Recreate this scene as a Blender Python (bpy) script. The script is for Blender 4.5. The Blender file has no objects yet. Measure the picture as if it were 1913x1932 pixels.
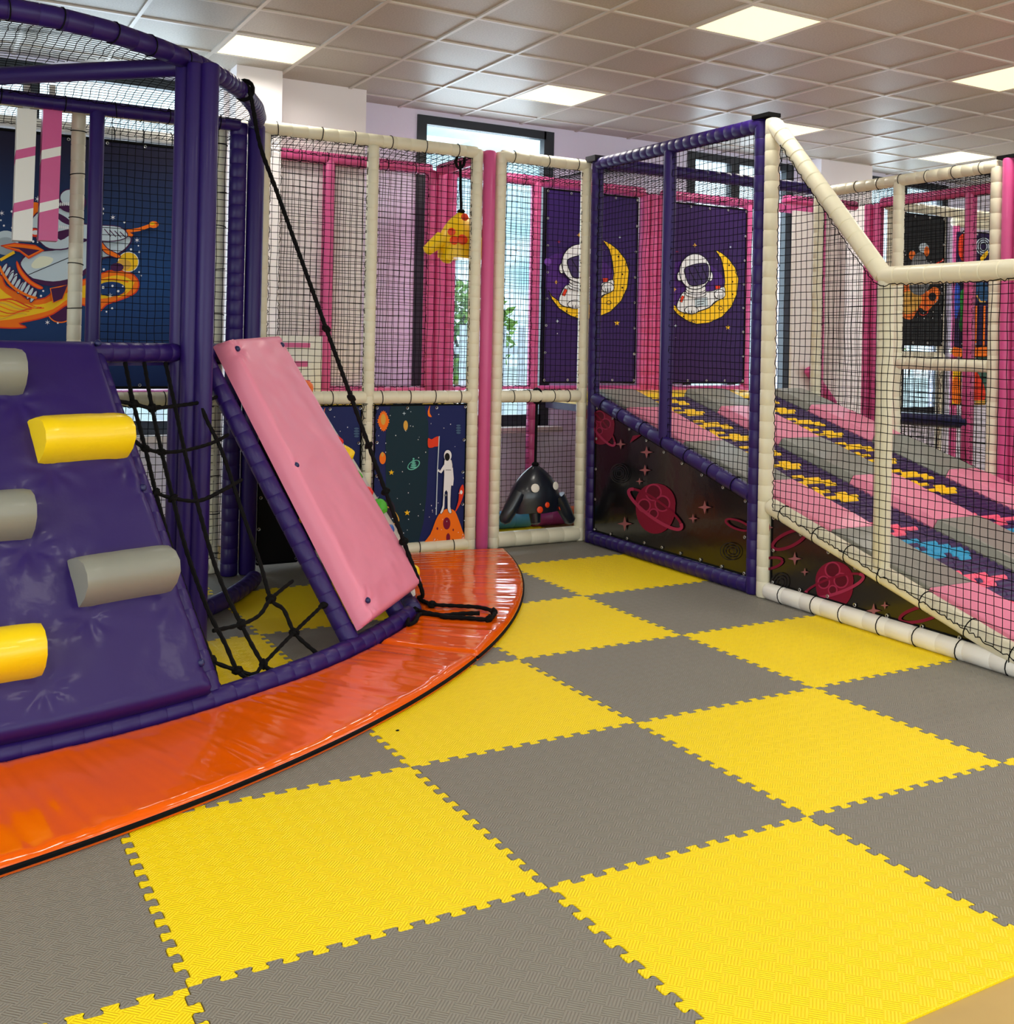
import bpy, bmesh, math, random
from mathutils import Vector, Matrix, noise
random.seed(7)
sc = bpy.context.scene
COL = sc.collection
PI = math.pi

# ------------------------------------------------------------------ camera
W, H = 1913, 1932
FPX, CX, CY = 2047.4, 1048.77, 634.88
YAW, PITCH, ROLL = 1.0354, 0.0056, 0.0210
EYE = Vector((-0.6005, -2.6756, 1.5608))
FWD = Vector((math.cos(PITCH)*math.cos(YAW), math.cos(PITCH)*math.sin(YAW), math.sin(PITCH)))
_rt = Vector((math.sin(YAW), -math.cos(YAW), 0)); _up = _rt.cross(FWD)
RT = math.cos(ROLL)*_rt + math.sin(ROLL)*_up
UP = -math.sin(ROLL)*_rt + math.cos(ROLL)*_up
cd = bpy.data.cameras.new('camera'); cam = bpy.data.objects.new('camera', cd); COL.objects.link(cam)
cam.matrix_world = Matrix(((RT.x, UP.x, -FWD.x, EYE.x), (RT.y, UP.y, -FWD.y, EYE.y), (RT.z, UP.z, -FWD.z, EYE.z), (0, 0, 0, 1)))
cd.sensor_fit = 'HORIZONTAL'; cd.sensor_width = 36.0; cd.lens = FPX*36.0/W
cd.shift_x = (W/2 - CX)/W; cd.shift_y = (CY - H/2)/W
cd.clip_start = 0.05; cd.clip_end = 200
sc.camera = cam

def ray(x, y): return FWD + RT*((x-CX)/FPX) - UP*((y-CY)/FPX)
def on_z(x, y, z=0.0):
    d = ray(x, y); return EYE + d*((z-EYE.z)/d.z)
def on_x(x, y, X):
    d = ray(x, y); return EYE + d*((X-EYE.x)/d.x)
def on_y(x, y, Y):
    d = ray(x, y); return EYE + d*((Y-EYE.y)/d.y)

# ------------------------------------------------------------------ world, lights, exposure
sc.view_settings.view_transform = 'Standard'; sc.view_settings.look = 'None'
sc.view_settings.gamma = 1.0; sc.view_settings.exposure = -0.28; sc.view_settings.use_curve_mapping = False
wd = bpy.data.worlds.new('sky'); sc.world = wd; wd.use_nodes = True
nt = wd.node_tree; bg = nt.nodes['Background']
tc = nt.nodes.new('ShaderNodeTexCoord'); mp = nt.nodes.new('ShaderNodeMapping'); nz = nt.nodes.new('ShaderNodeTexNoise'); cr = nt.nodes.new('ShaderNodeValToRGB')
mp.inputs['Scale'].default_value = (2.2, 2.2, 5.0); nz.inputs['Scale'].default_value = 2.2; nz.inputs['Detail'].default_value = 6
cr.color_ramp.elements[0].position = .38; cr.color_ramp.elements[0].color = (.27, .47, .55, 1)
cr.color_ramp.elements[1].position = .6; cr.color_ramp.elements[1].color = (.80, .90, .94, 1)
nt.links.new(tc.outputs['Generated'], mp.inputs['Vector']); nt.links.new(mp.outputs['Vector'], nz.inputs['Vector'])
nt.links.new(nz.outputs['Fac'], cr.inputs['Fac']); nt.links.new(cr.outputs['Color'], bg.inputs['Color'])
bg.inputs['Strength'].default_value = 3.0

def area(name, loc, rot, sx, sy, power, color):
    l = bpy.data.lights.new(name, 'AREA'); l.shape = 'RECTANGLE'; l.size = sx; l.size_y = sy; l.energy = power; l.color = color
    o = bpy.data.objects.new(name, l); COL.objects.link(o); o.location = loc; o.rotation_euler = rot
    return o
# added fill lamps behind and beside the camera, then daylight through the rear windows
area('fill_front', (2.0, -6.35, 1.9), (PI/2, 0, 0), 11.0, 2.6, 110, (1.0, .97, .93))
area('fill_left', (-4.35, -1.0, 1.9), (PI/2, 0, -PI/2), 6.0, 2.4, 60, (1.0, .98, .95))
area('fill_right', (11.4, -1.5, 1.9), (PI/2, 0, PI/2), 6.0, 2.4, 60, (1.0, .97, .93))
for wx, ww in ((.4, 1.7), (3.78, 1.2), (6.7, 1.2), (9.0, 1.2)):
    area('daylight_rear', (wx, 6.3, 2.15), (-PI/2, 0, 0), ww, 2.5, 48*ww, (.84, .91, 1.0))

PANEL_W = 18.5   # each ceiling light panel

# ------------------------------------------------------------------ materials
def lin(c):
    out = []
    for v in c:
        v /= 255.0
        out.append(v/12.92 if v <= .04045 else ((v+.055)/1.055)**2.4)
    return tuple(out)+(1.0,)
MATS = {}
def mat(name, rgb, rough=.5, coat=0.0, bump=0.0, bscale=14.0, spec=.5, var=0.0, metallic=0.0, sheen=0.0):
    if name in MATS: return MATS[name]
    m = bpy.data.materials.new(name); m.use_nodes = True; n = m.node_tree; b = n.nodes['Principled BSDF']
    b.inputs['Base Color'].default_value = lin(rgb); b.inputs['Roughness'].default_value = rough
    b.inputs['Specular IOR Level'].default_value = spec; b.inputs['Metallic'].default_value = metallic
    b.inputs['Coat Weight'].default_value = coat; b.inputs['Coat Roughness'].default_value = .12
    if bump or var:
        t = n.nodes.new('ShaderNodeTexCoord'); z = n.nodes.new('ShaderNodeTexNoise')
        z.inputs['Scale'].default_value = bscale; z.inputs['Detail'].default_value = 3
        n.links.new(t.outputs['Object'], z.inputs['Vector'])
        if bump:
            bp = n.nodes.new('ShaderNodeBump'); bp.inputs['Strength'].default_value = bump; bp.inputs['Distance'].default_value = .02
            n.links.new(z.outputs['Fac'], bp.inputs['Height']); n.links.new(bp.outputs['Normal'], b.inputs['Normal'])
            n.links.new(bp.outputs['Normal'], b.inputs['Coat Normal'])
        if var:
            mx = n.nodes.new('ShaderNodeMixRGB'); mx.blend_type = 'MULTIPLY'; mx.inputs['Fac'].default_value = var
            mx.inputs['Color1'].default_value = lin(rgb); n.links.new(z.outputs['Fac'], mx.inputs['Color2']); n.links.new(mx.outputs['Color'], b.inputs['Base Color'])
    MATS[name] = m
    return m
def emit(name, rgb, s):
    m = bpy.data.materials.new(name); m.use_nodes = True; n = m.node_tree; b = n.nodes['Principled BSDF']
    b.inputs['Base Color'].default_value = (.8, .8, .8, 1); b.inputs['Emission Color'].default_value = rgb+(1,); b.inputs['Emission Strength'].default_value = s
    return m

def eva(name, rgb):
    """foam puzzle mat: basket weave of fine ribs set at 45 degrees to the mat edges"""
    m = bpy.data.materials.new(name); m.use_nodes = True; n = m.node_tree; b = n.nodes['Principled BSDF']; L = n.links
    b.inputs['Base Color'].default_value = lin(rgb); b.inputs['Roughness'].default_value = .5; b.inputs['Specular IOR Level'].default_value = .34
    t = n.nodes.new('ShaderNodeTexCoord'); mpn = n.nodes.new('ShaderNodeMapping'); mpn.inputs['Rotation'].default_value = (0, 0, PI/4); mpn.inputs['Location'].default_value = (.003, .004, .0131)
    ck = n.nodes.new('ShaderNodeTexChecker'); ck.inputs['Scale'].default_value = 1/.0425
    ck.inputs['Color1'].default_value = (1, 1, 1, 1); ck.inputs['Color2'].default_value = (0, 0, 0, 1)
    L.new(t.outputs['Object'], mpn.inputs['Vector']); L.new(mpn.outputs['Vector'], ck.inputs['Vector'])
    sx = n.nodes.new('ShaderNodeSeparateXYZ'); L.new(mpn.outputs['Vector'], sx.inputs['Vector'])
    def wave(sock):
        mu = n.nodes.new('ShaderNodeMath'); mu.operation = 'MULTIPLY'; mu.inputs[1].default_value = 2*PI/.0085; L.new(sock, mu.inputs[0])
        si = n.nodes.new('ShaderNodeMath'); si.operation = 'SINE'; L.new(mu.outputs[0], si.inputs[0]); return si.outputs[0]
    mx = n.nodes.new('ShaderNodeMixRGB'); L.new(ck.outputs['Color'], mx.inputs['Fac']); L.new(wave(sx.outputs['X']), mx.inputs['Color1']); L.new(wave(sx.outputs['Y']), mx.inputs['Color2'])
    bp = n.nodes.new('ShaderNodeBump'); bp.inputs['Strength'].default_value = .55; bp.inputs['Distance'].default_value = .0022
    L.new(mx.outputs['Color'], bp.inputs['Height']); L.new(bp.outputs['Normal'], b.inputs['Normal'])
    return m

def tile_mat():
    m = bpy.data.materials.new('ceiling_tile'); m.use_nodes = True; n = m.node_tree; b = n.nodes['Principled BSDF']; L = n.links
    b.inputs['Roughness'].default_value = .42; b.inputs['Specular IOR Level'].default_value = .45
    t = n.nodes.new('ShaderNodeTexCoord'); z = n.nodes.new('ShaderNodeTexNoise'); z.inputs['Scale'].default_value = 90; z.inputs['Detail'].default_value = 4
    z2 = n.nodes.new('ShaderNodeTexNoise'); z2.inputs['Scale'].default_value = 1.7
    L.new(t.outputs['Object'], z.inputs['Vector']); L.new(t.outputs['Object'], z2.inputs['Vector'])
    r = n.nodes.new('ShaderNodeValToRGB'); r.color_ramp.elements[0].position = .35; r.color_ramp.elements[0].color = lin((166, 158, 146)); r.color_ramp.elements[1].position = .6; r.color_ramp.elements[1].color = lin((182, 174, 162))
    L.new(z.outputs['Fac'], r.inputs['Fac']); L.new(r.outputs['Color'], b.inputs['Base Color'])
    bp = n.nodes.new('ShaderNodeBump'); bp.inputs['Strength'].default_value = .12; bp.inputs['Distance'].default_value = .003
    L.new(z.outputs['Fac'], bp.inputs['Height']); L.new(bp.outputs['Normal'], b.inputs['Normal'])
    return m

M_PUR = mat('purple_vinyl', (37, 15, 94), .42, .06, .08, 16, .38)
M_CRM = mat('cream_vinyl', (228, 223, 199), .44, .15, .10, 18)
M_PNK = mat('pink_vinyl', (208, 80, 142), .42, .15, .10, 16)
M_LPK = mat('light_pink_vinyl', (230, 136, 166), .42, .1, .06, 9)
M_GRY = mat('grey_vinyl', (134, 136, 128), .45, .1, .06, 9)
M_YEL = mat('yellow_vinyl', (250, 214, 10), .34, .25, .10, 12)
M_ORG = mat('orange_vinyl', (232, 92, 0), .11, .14, .05, 7)
M_ORG.node_tree.nodes['Principled BSDF'].inputs['Coat Roughness'].default_value = .04
M_WHT = mat('white_vinyl', (236, 234, 228), .4, .1, .06, 10)
M_BLK = mat('black_cord', (9, 9, 11), .8, spec=.15)
M_NET = mat('black_net', (9, 10, 15), .85, spec=.12)
M_DRK = mat('dark_underlay', (26, 22, 34), .7)
M_NVY = mat('navy_plastic', (22, 30, 84), .35)
M_WALL = mat('wall_light_tint', (240, 237, 255), .7, 0, .04, 40)  # white wall; the lilac cast of the light is put into its base colour
M_WALLW = mat('warm_wall_paint', (250, 243, 246), .7, 0, .04, 40)
M_FRM = mat('window_aluminium', (32, 38, 46), .45)
M_TAN = mat('tan_floor', (196, 164, 100), .5, 0, .05, 6, .4, .25)
M_BAR = mat('ceiling_bar', (206, 198, 188), .35)
M_CONC = mat('pale_paving', (205, 208, 205), .8, var=.2)
M_STEEL = mat('steel', (190, 192, 196), .3, metallic=1.0)
E_YEL = eva('yellow_foam', (250, 218, 0)); E_GRY = eva('grey_foam', (130, 126, 117))
M_TILE = tile_mat(); M_PANEL = emit('panel_light', (1.0, .94, .50), 1.3)
def ink(name, rgb): return mat('print_'+name, rgb, .55, 0, 0, 14, .22)
def glass():
    m = bpy.data.materials.new('window_glass'); m.use_nodes = True; n = m.node_tree; n.nodes.clear()
    o = n.nodes.new('ShaderNodeOutputMaterial'); a = n.nodes.new('ShaderNodeBsdfTransparent'); g = n.nodes.new('ShaderNodeBsdfGlossy'); x = n.nodes.new('ShaderNodeMixShader')
    a.inputs['Color'].default_value = (.93, .98, 1, 1); g.inputs['Roughness'].default_value = .02; x.inputs['Fac'].default_value = .06
    n.links.new(a.outputs[0], x.inputs[1]); n.links.new(g.outputs[0], x.inputs[2]); n.links.new(x.outputs[0], o.inputs[0]); return m
M_GLASS = glass()

# ------------------------------------------------------------------ mesh helpers
class MB:
    def __init__(s): s.v = []; s.f = []; s.m = []; s.mats = []
    def mi(s, m):
        if m not in s.mats: s.mats.append(m)
        return s.mats.index(m)
    def face(s, idx, m): s.f.append(tuple(idx)); s.m.append(s.mi(m))
    def add(s, pts): b = len(s.v); s.v += [tuple(p) for p in pts]; return b
    def box(s, c, d, m, ax=None):
        ax = ax or (Vector((1, 0, 0)), Vector((0, 1, 0)), Vector((0, 0, 1))); c = Vector(c)
        P = [c + ax[0]*(i*d[0]/2) + ax[1]*(j*d[1]/2) + ax[2]*(k*d[2]/2) for k in (-1, 1) for j in (-1, 1) for i in (-1, 1)]
        b = s.add(P)
        for q in ((0, 2, 3, 1), (4, 5, 7, 6), (0, 1, 5, 4), (2, 6, 7, 3), (0, 4, 6, 2), (1, 3, 7, 5)): s.face([b+i for i in q], m)
    def lohi(s, lo, hi, m): s.box([(a+b)/2 for a, b in zip(lo, hi)], [b-a for a, b in zip(lo, hi)], m)
    def sweep(s, pts, radii, n, m, closed=False, caps=True):
        pts = [Vector(p) for p in pts]; N = len(pts); T = []
        for i in range(N):
            if closed: t = pts[(i+1) % N]-pts[i-1]
            else: t = pts[min(i+1, N-1)]-pts[max(i-1, 0)]
            T.append(t.normalized() if t.length > 1e-9 else (T[-1] if T else Vector((0, 0, 1))))
        a = Vector((0, 0, 1)) if abs(T[0].z) < .9 else Vector((1, 0, 0))
        x = (a - T[0]*a.dot(T[0])).normalized(); b0 = len(s.v)
        for i in range(N):
            x = (x - T[i]*x.dot(T[i])).normalized(); y = T[i].cross(x)
            for k in range(n):
                an = 2*PI*k/n; s.v.append(tuple(pts[i] + (x*math.cos(an)+y*math.sin(an))*radii[i]))
        for i in range(N if closed else N-1):
            for k in range(n):
                A = b0+i*n+k; B = b0+i*n+(k+1) % n; j = (i+1) % N; s.face((A, B, b0+j*n+(k+1) % n, b0+j*n+k), m)
        if caps and not closed:
            s.face([b0+k for k in range(n)][::-1], m); s.face([b0+(N-1)*n+k for k in range(n)], m)
    def ell(s, c, r, m, ax=None, nu=12, nv=8):
        ax = ax or (Vector((1, 0, 0)), Vector((0, 1, 0)), Vector((0, 0, 1))); c = Vector(c); b = len(s.v)
        for j in range(1, nv):
            ph = PI*j/nv
            for i in range(nu):
                th = 2*PI*i/nu
                s.v.append(tuple(c + ax[0]*(r[0]*math.sin(ph)*math.cos(th)) + ax[1]*(r[1]*math.sin(ph)*math.sin(th)) + ax[2]*(r[2]*math.cos(ph))))
        t = len(s.v); s.v.append(tuple(c+ax[2]*r[2])); s.v.append(tuple(c-ax[2]*r[2]))
        for j in range(nv-2):
            for i in range(nu):
                A = b+j*nu+i; B = b+j*nu+(i+1) % nu; s.face((A, A+nu, B+nu, B), m)
        for i in range(nu):
            s.face((t, b+i, b+(i+1) % nu), m); q = b+(nv-2)*nu; s.face((t+1, q+(i+1) % nu, q+i), m)
    def torus(s, c, axis, R, r, m, nu=12, nv=5):
        axis = Vector(axis).normalized(); a = Vector((0, 0, 1)) if abs(axis.z) < .9 else Vector((1, 0, 0)); x = (a-axis*a.dot(axis)).normalized(); y = axis.cross(x)
        s.sweep([Vector(c)+(x*math.cos(2*PI*i/nu)+y*math.sin(2*PI*i/nu))*R for i in range(nu)], [r]*nu, nv, m, closed=True)
    def build(s, name, parent=None, smooth=True, angle=40):
        me = bpy.data.meshes.new(name); me.from_pydata(s.v, [], s.f)
        for m in s.mats: me.materials.append(m)
        me.polygons.foreach_set('material_index', s.m)
        me.update()
        if smooth:
            me.polygons.foreach_set('use_smooth', [True]*len(me.polygons))
            try: me.set_sharp_from_angle(angle=math.radians(angle))
            except Exception: pass
        o = bpy.data.objects.new(name, me); COL.objects.link(o)
        if parent is not None: put(o, parent)
        return o
def put(o, p):
    o.parent = p
    q = p; off = Vector((0, 0, 0))
    while q is not None: off += q.location + (q.matrix_parent_inverse.translation if q.parent is not None else Vector((0, 0, 0))); q = q.parent
    o.matrix_parent_inverse = Matrix.Translation(-off)
def tag(o, label, cat, group=None, kind=None):
    o['label'] = label; o['category'] = cat
    if group: o['group'] = group
    if kind: o['kind'] = kind
    return o
def struct(o, label=None, cat=None):
    o['kind'] = 'structure'
    if label: o['label'] = label
    if cat: o['category'] = cat
    return o
def thing(name, label, cat, loc=(0, 0, 0), group=None):
    o = bpy.data.objects.new(name, None); COL.objects.link(o); o.location = loc; o.empty_display_size = .1
    return tag(o, label, cat, group)

def tube_mb(mb, pts, m, r=.047, ring=0.0, tie=0.0, n=14, depth=.05):
    """padded tube: foam sleeve with stitched creases every RING metres and black ties every TIE metres"""
    pts = [Vector(p) for p in pts]; cum = [0]
    for a, b in zip(pts, pts[1:]): cum.append(cum[-1]+(b-a).length)
    Lh = cum[-1]
    def at(d):
        d = min(max(d, 0), Lh)
        for i in range(len(cum)-1):
            if d <= cum[i+1]+1e-9:
                t = (d-cum[i])/max(cum[i+1]-cum[i], 1e-9); return pts[i].lerp(pts[i+1], t)
        return pts[-1]
    st = [(0, .72), (.006, .93), (.018, 1.0), (Lh-.018, 1.0), (Lh-.006, .93), (Lh, .72)]
    for d in cum[1:-1]: st.append((d, 1.0))
    if ring:
        k = max(1, round(Lh/ring)); stp = Lh/k
        for i in range(1, k):
            d = i*stp + random.uniform(-.006, .006); st += [(d-.005, 1.0), (d, 1-depth), (d+.005, 1.0)]
    st = sorted(st, key=lambda q: q[0]); out = []
    for d, q in st:
        if out and d-out[-1][0] < .003: continue
        out.append((d, q))
    mb.sweep([at(d) for d, q in out], [r*q for d, q in out], n, m); ties = []
    if tie:
        k = max(1, round(Lh/tie))
        for i in range(k):
            d = (i+.5)*Lh/k + random.uniform(-.03, .03); t = (at(d+.01)-at(d-.01))
            ax = t.normalized() + Vector((random.uniform(-.12, .12), random.uniform(-.12, .12), random.uniform(-.12, .12)))
            ties.append((at(d), ax))
    return ties
def tube(name, pts, m, parent, r=.047, ring=0.0, tie=0.0, n=14, depth=.05):
    mb = MB(); ties = tube_mb(mb, pts, m, r, ring, tie, n, depth); o = mb.build(name, parent)
    for c, ax in ties:
        k = MB(); k.torus(c, ax, r+.002, .0032, M_BLK, 14, 5); q = k.build('tie', o); q['label'] = 'black cord tie'
    return o

def clip(poly, u):
    """interval of v where the convex polygon meets the line u = const"""
    vs = []
    for (a, b), (c, d) in zip(poly, poly[1:]+poly[:1]):
        if abs(a-c) < 1e-9: continue
        t = (u-a)/(c-a)
        if -1e-9 <= t <= 1+1e-9: vs.append(b+t*(d-b))
    return (min(vs), max(vs)) if len(vs) >= 2 else None
def net_mb(mb, O, U, V, poly, cell=.046, r=.0023, wob=.006, sag=0.0, bulge=.018, seed=0, border=True):
    O = Vector(O); U = Vector(U).normalized(); V = Vector(V).normalized(); Nn = U.cross(V).normalized()
    us = [p[0] for p in poly]; vs = [p[1] for p in poly]; u0, u1, v0, v1 = min(us), max(us), min(vs), max(vs)
    S = Vector((seed*3.7, seed*1.3, 0))
    def P(u, v):
        q = Vector((u*3.1, v*3.1, 0))+S; w = noise.noise_vector(q*2.2)
        fu = (u-u0)/(u1-u0); fv = (v-v0)/(v1-v0); e = 16*fu*(1-fu)*fv*(1-fv)
        return O + U*(u+w.x*wob) + V*(v+w.y*wob) + Nn*(noise.noise(q)*bulge*max(e, 0) - sag*max(e, 0))
    def strand(pts, A, B, rr=r):
        b = len(mb.v); n = len(pts)
        for p in pts:
            for k in range(3):
                an = 2*PI*k/3; mb.v.append(tuple(p + A*(math.cos(an)*rr) + B*(math.sin(an)*rr)))
        mi = mb.mi(M_NET)
        for i in range(n-1):
            for k in range(3):
                a = b+i*3+k; c = b+i*3+(k+1) % 3; mb.f.append((a, c, c+3, a+3)); mb.m.append(mi)
    off = random.uniform(.2, .8)*cell
    u = u0+off
    while u < u1:
        c = clip(poly, u)
        if c and c[1]-c[0] > .01:
            k = max(1, int((c[1]-c[0])/cell)); strand([P(u, c[0]+(c[1]-c[0])*i/k) for i in range(k+1)], Nn, U)
        u += cell
    vpoly = [(b, a) for a, b in poly]; v = v0+off
    while v < v1:
        c = clip(vpoly, v)
        if c and c[1]-c[0] > .01:
            k = max(1, int((c[1]-c[0])/cell)); strand([P(c[0]+(c[1]-c[0])*i/k, v) for i in range(k+1)], Nn, V)
        v += cell
    if border:
        for (a, b), (c, d) in zip(poly, poly[1:]+poly[:1]):
            Lh = math.hypot(c-a, d-b); k = max(2, int(Lh/.02)); pts = []
            nu, nv = -(d-b)/max(Lh, 1e-9), (c-a)/max(Lh, 1e-9)
            for i in range(k+1):
                t = i/k; j = random.uniform(-.008, .008)
                pts.append(O+U*(a+(c-a)*t+nu*j)+V*(b+(d-b)*t+nv*j)+Nn*random.uniform(-.006, .006))
            strand(pts, Nn, (U*nu+V*nv), .0032)
def net(name, label, O, U, V, poly, group=None, **k):
    mb = MB(); net_mb(mb, O, U, V, poly, **k); o = mb.build(name, smooth=False)
    return tag(o, label, 'safety net', group)

class Art:
    """a printed sheet: pieces lie on a plane, each layer a hair in front of the one before"""
    def __init__(s, mb, proj, normal): s.mb = mb; s.proj = proj; s.n = Vector(normal); s.k = 0
    def P(s, pts): s.k += 1; return [s.proj(*p) + s.n*(.0022+.00032*s.k) for p in pts]
    def poly(s, pts, m):
        P = s.P(pts); b = s.mb.add(P)
        nn = Vector((0, 0, 0))
        for i in range(len(P)): nn += (P[i]-P[0]).cross(P[(i+1) % len(P)]-P[0])
        idx = list(range(b, b+len(P)))
        s.mb.face(idx if nn.dot(s.n) > 0 else idx[::-1], m)
    def ell(s, x, y, rx, ry, m, rot=0, n=26, a0=0, a1=360):
        c, q = math.cos(math.radians(rot)), math.sin(math.radians(rot)); pts = []
        full = abs(a1-a0) >= 360
        for i in range(n if full else n+1):
            a = math.radians(a0+(a1-a0)*i/n); u, v = rx*math.cos(a), ry*math.sin(a); pts.append((x+u*c-v*q, y+u*q+v*c))
        s.poly(pts, m); return pts
    def ring(s, x, y, rx, ry, w, m, rot=0, n=30, a0=0, a1=360):
        c, q = math.cos(math.radians(rot)), math.sin(math.radians(rot)); pts = []
        for i in range(n+1):
            a = math.radians(a0+(a1-a0)*i/n); u, v = rx*math.cos(a), ry*math.sin(a); pts.append((x+u*c-v*q, y+u*q+v*c))
        s.line(pts, w, m)
    def line(s, pts, w, m, closed=False):
        if closed: pts = list(pts)+[pts[0]]
        s.k += 1; n = len(pts); L, R = [], []
        for i in range(n):
            a = pts[max(i-1, 0)]; b = pts[min(i+1, n-1)]
            if closed and i in (0, n-1): a, b = pts[n-2], pts[1]
            dx, dy = b[0]-a[0], b[1]-a[1]; d = math.hypot(dx, dy) or 1; nx, ny = -dy/d*w/2, dx/d*w/2
            L.append((pts[i][0]+nx, pts[i][1]+ny)); R.append((pts[i][0]-nx, pts[i][1]-ny))
        off = s.n*(.0022+.00032*s.k); PL = [s.proj(*p)+off for p in L]; PR = [s.proj(*p)+off for p in R]
        for i in range(n-1):
            q = [PL[i], PL[i+1], PR[i+1], PR[i]]; nn = (q[1]-q[0]).cross(q[2]-q[0])
            b = s.mb.add(q); s.mb.face([b, b+1, b+2, b+3] if nn.dot(s.n) > 0 else [b+3, b+2, b+1, b], m)
    def shape(s, pts, m, om=None, w=3): s.poly(pts, m); (om and s.line(pts, w, om, True))
    def star(s, x, y, r, m, pts=4, inner=.3, rot=0):
        P = []
        for i in range(pts*2):
            a = rot+PI*i/pts; q = r if i % 2 == 0 else r*inner; P.append((x+q*math.sin(a), y-q*math.cos(a)))
        s.poly(P, m)
def smoothed(pts, k=4):
    """closed Catmull-Rom outline through the points"""
    n = len(pts); out = []
    for i in range(n):
        p0, p1, p2, p3 = pts[i-1], pts[i], pts[(i+1) % n], pts[(i+2) % n]
        for j in range(k):
            t = j/k
            out.append(tuple(.5*((2*b)+(-a+c)*t+(2*a-5*b+4*c-d)*t*t+(-a+3*b-3*c+d)*t**3) for a, b, c, d in zip(p0, p1, p2, p3)))
    return out
def sheet(mb, corners, normal, m, thick=.003):
    """thin sheet behind the print"""
    n = Vector(normal); P = [Vector(c) for c in corners]; k = len(P)
    nn = (P[1]-P[0]).cross(P[2]-P[0])
    if nn.dot(n) < 0: P = P[::-1]
    b = mb.add(P+[p-n*thick for p in P]); mb.face([b+i for i in range(k)], m); mb.face([b+k+i for i in range(k)][::-1], m)
    for i in range(k): mb.face((b+i, b+k+i, b+k+(i+1) % k, b+(i+1) % k), m)
    return P
def hem(mb, corners, normal, w=.014, m=None):
    m = m or M_BLK; P = [Vector(c) for c in corners]; n = Vector(normal)
    for a, b in zip(P, P[1:]+P[:1]): mb.sweep([a+n*.002, b+n*.002], [w/2, w/2], 6, m)
def eyelets(corners, normal, step, parent):
    first = None
    P = [Vector(c) for c in corners]; n = Vector(normal); cen = sum(P, Vector())/len(P)
    for a, b in zip(P, P[1:]+P[:1]):
        k = max(1, round((b-a).length/step))
        for i in range(k):
            p = a.lerp(b, i/k); p = p+(cen-p).normalized()*.022; p = p+n*.008
            if first is None:
                mb = MB(); mb.torus((0, 0, 0), n, .0085, .0032, M_STEEL, 10, 5); first = mb.build('eyelet'); e = first
            else: e = first.copy(); COL.objects.link(e)
            e.location = p; put(e, parent)

# ================================================================== the room
ZC = 3.54
def slab(name, lo, hi, m, label=None):
    mb = MB(); mb.lohi(lo, hi, m); return struct(mb.build(name, smooth=False), label)
slab('floor', (-4.6, -6.6, -.12), (11.6, 6.3, -.008), M_TAN, 'tan vinyl floor under the foam mats')
cl = slab('ceiling', (-4.6, -6.6, ZC+.005), (11.6, 6.3, ZC+.12), M_TILE, 'suspended ceiling of square speckled tiles')
mb = MB(); GX, GY = 1.16, 2.13
x = GX-.59*10
while x < 11.5:
    mb.lohi((x-.012, -6.5, ZC-.006), (x+.012, 6.2, ZC+.006), M_BAR); x += .59
y = GY-.59*15
while y < 6.2:
    mb.lohi((-4.5, y-.012, ZC-.0052), (11.5, y+.012, ZC+.006), M_BAR); y += .59
mb.build('grid_bar', cl, smooth=False)

# rear wall with its windows (glass plane y = 6.0), piers and returns
WZ0, WZ1 = .80, 3.50
def rear_window(n, x0, x1, mull=(), z0=WZ0):
    mb = MB(); f = .085; Y0, Y1 = 5.96, 6.04
    mb.lohi((x0, Y0, z0), (x0+f, Y1, WZ1), M_FRM); mb.lohi((x1-f-.02, Y0, z0), (x1, Y1, WZ1), M_FRM)
    mb.lohi((x0+f, Y0, WZ1-.075), (x1-f, Y1, WZ1), M_FRM); mb.lohi((x0+f, Y0, z0), (x1-f, Y1, z0+.1), M_FRM)
    for q in mull: mb.lohi((q-.055, Y0, z0+.1), (q+.055, Y1, WZ1-.075), M_FRM)
    o = struct(mb.build('window_%d' % n, smooth=False), 'dark aluminium framed window in the rear wall')
    g = MB(); g.lohi((x0+f, 5.995, z0+.1), (x1-f, 6.005, WZ1-.075), M_GLASS); g.build('glass_pane', o, smooth=False)
    s = MB(); s.lohi((x0-.02, 5.80, z0-.05), (x1+.06, 6.02, z0-.003), M_BAR); s.build('sill', o, smooth=False)
    return o
rear_window(1, 3.10, 4.46); rear_window(2, 6.02, 7.42, (6.62,)); rear_window(3, -1.1, 1.36, (.1,)); rear_window(4, 8.38, 9.85, (9.1,))
def wallseg(name, lo, hi, m=M_WALL): return slab(name, lo, hi, m)
mb = MB()
for a, b in ((-4.6, -1.1), (2.45, 3.10), (4.46, 6.02), (7.42, 8.38), (9.85, 11.6)): mb.lohi((a, 5.98, -.02), (b, 6.2, ZC+.005), M_WALL)
for a, b in ((-1.1, 1.36), (3.10, 4.46), (6.02, 7.42), (8.38, 9.85)):
    mb.lohi((a, 5.98, -.02), (b, 6.2, WZ0), M_WALL); mb.lohi((a, 5.98, WZ1), (b, 6.2, ZC+.005), M_WALL)
struct(mb.build('wall_rear', smooth=False), 'white rear wall with lilac light put into its colour')
mb = MB(); mb.lohi((1.36, 5.56, -.02), (2.48, 6.2, ZC+.005), M_WALLW); mb.lohi((1.40, 5.35, -.02), (1.74, 5.56, ZC+.005), M_WALLW)
struct(mb.build('wall_pier_rear', smooth=False), 'white pier of the rear wall beside the window')
mb = MB(); mb.lohi((7.52, 5.66, -.02), (8.27, 5.985, ZC+.005), M_WALLW); struct(mb.build('wall_pier_rear_east', smooth=False), 'white pier rising behind the slide')
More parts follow.
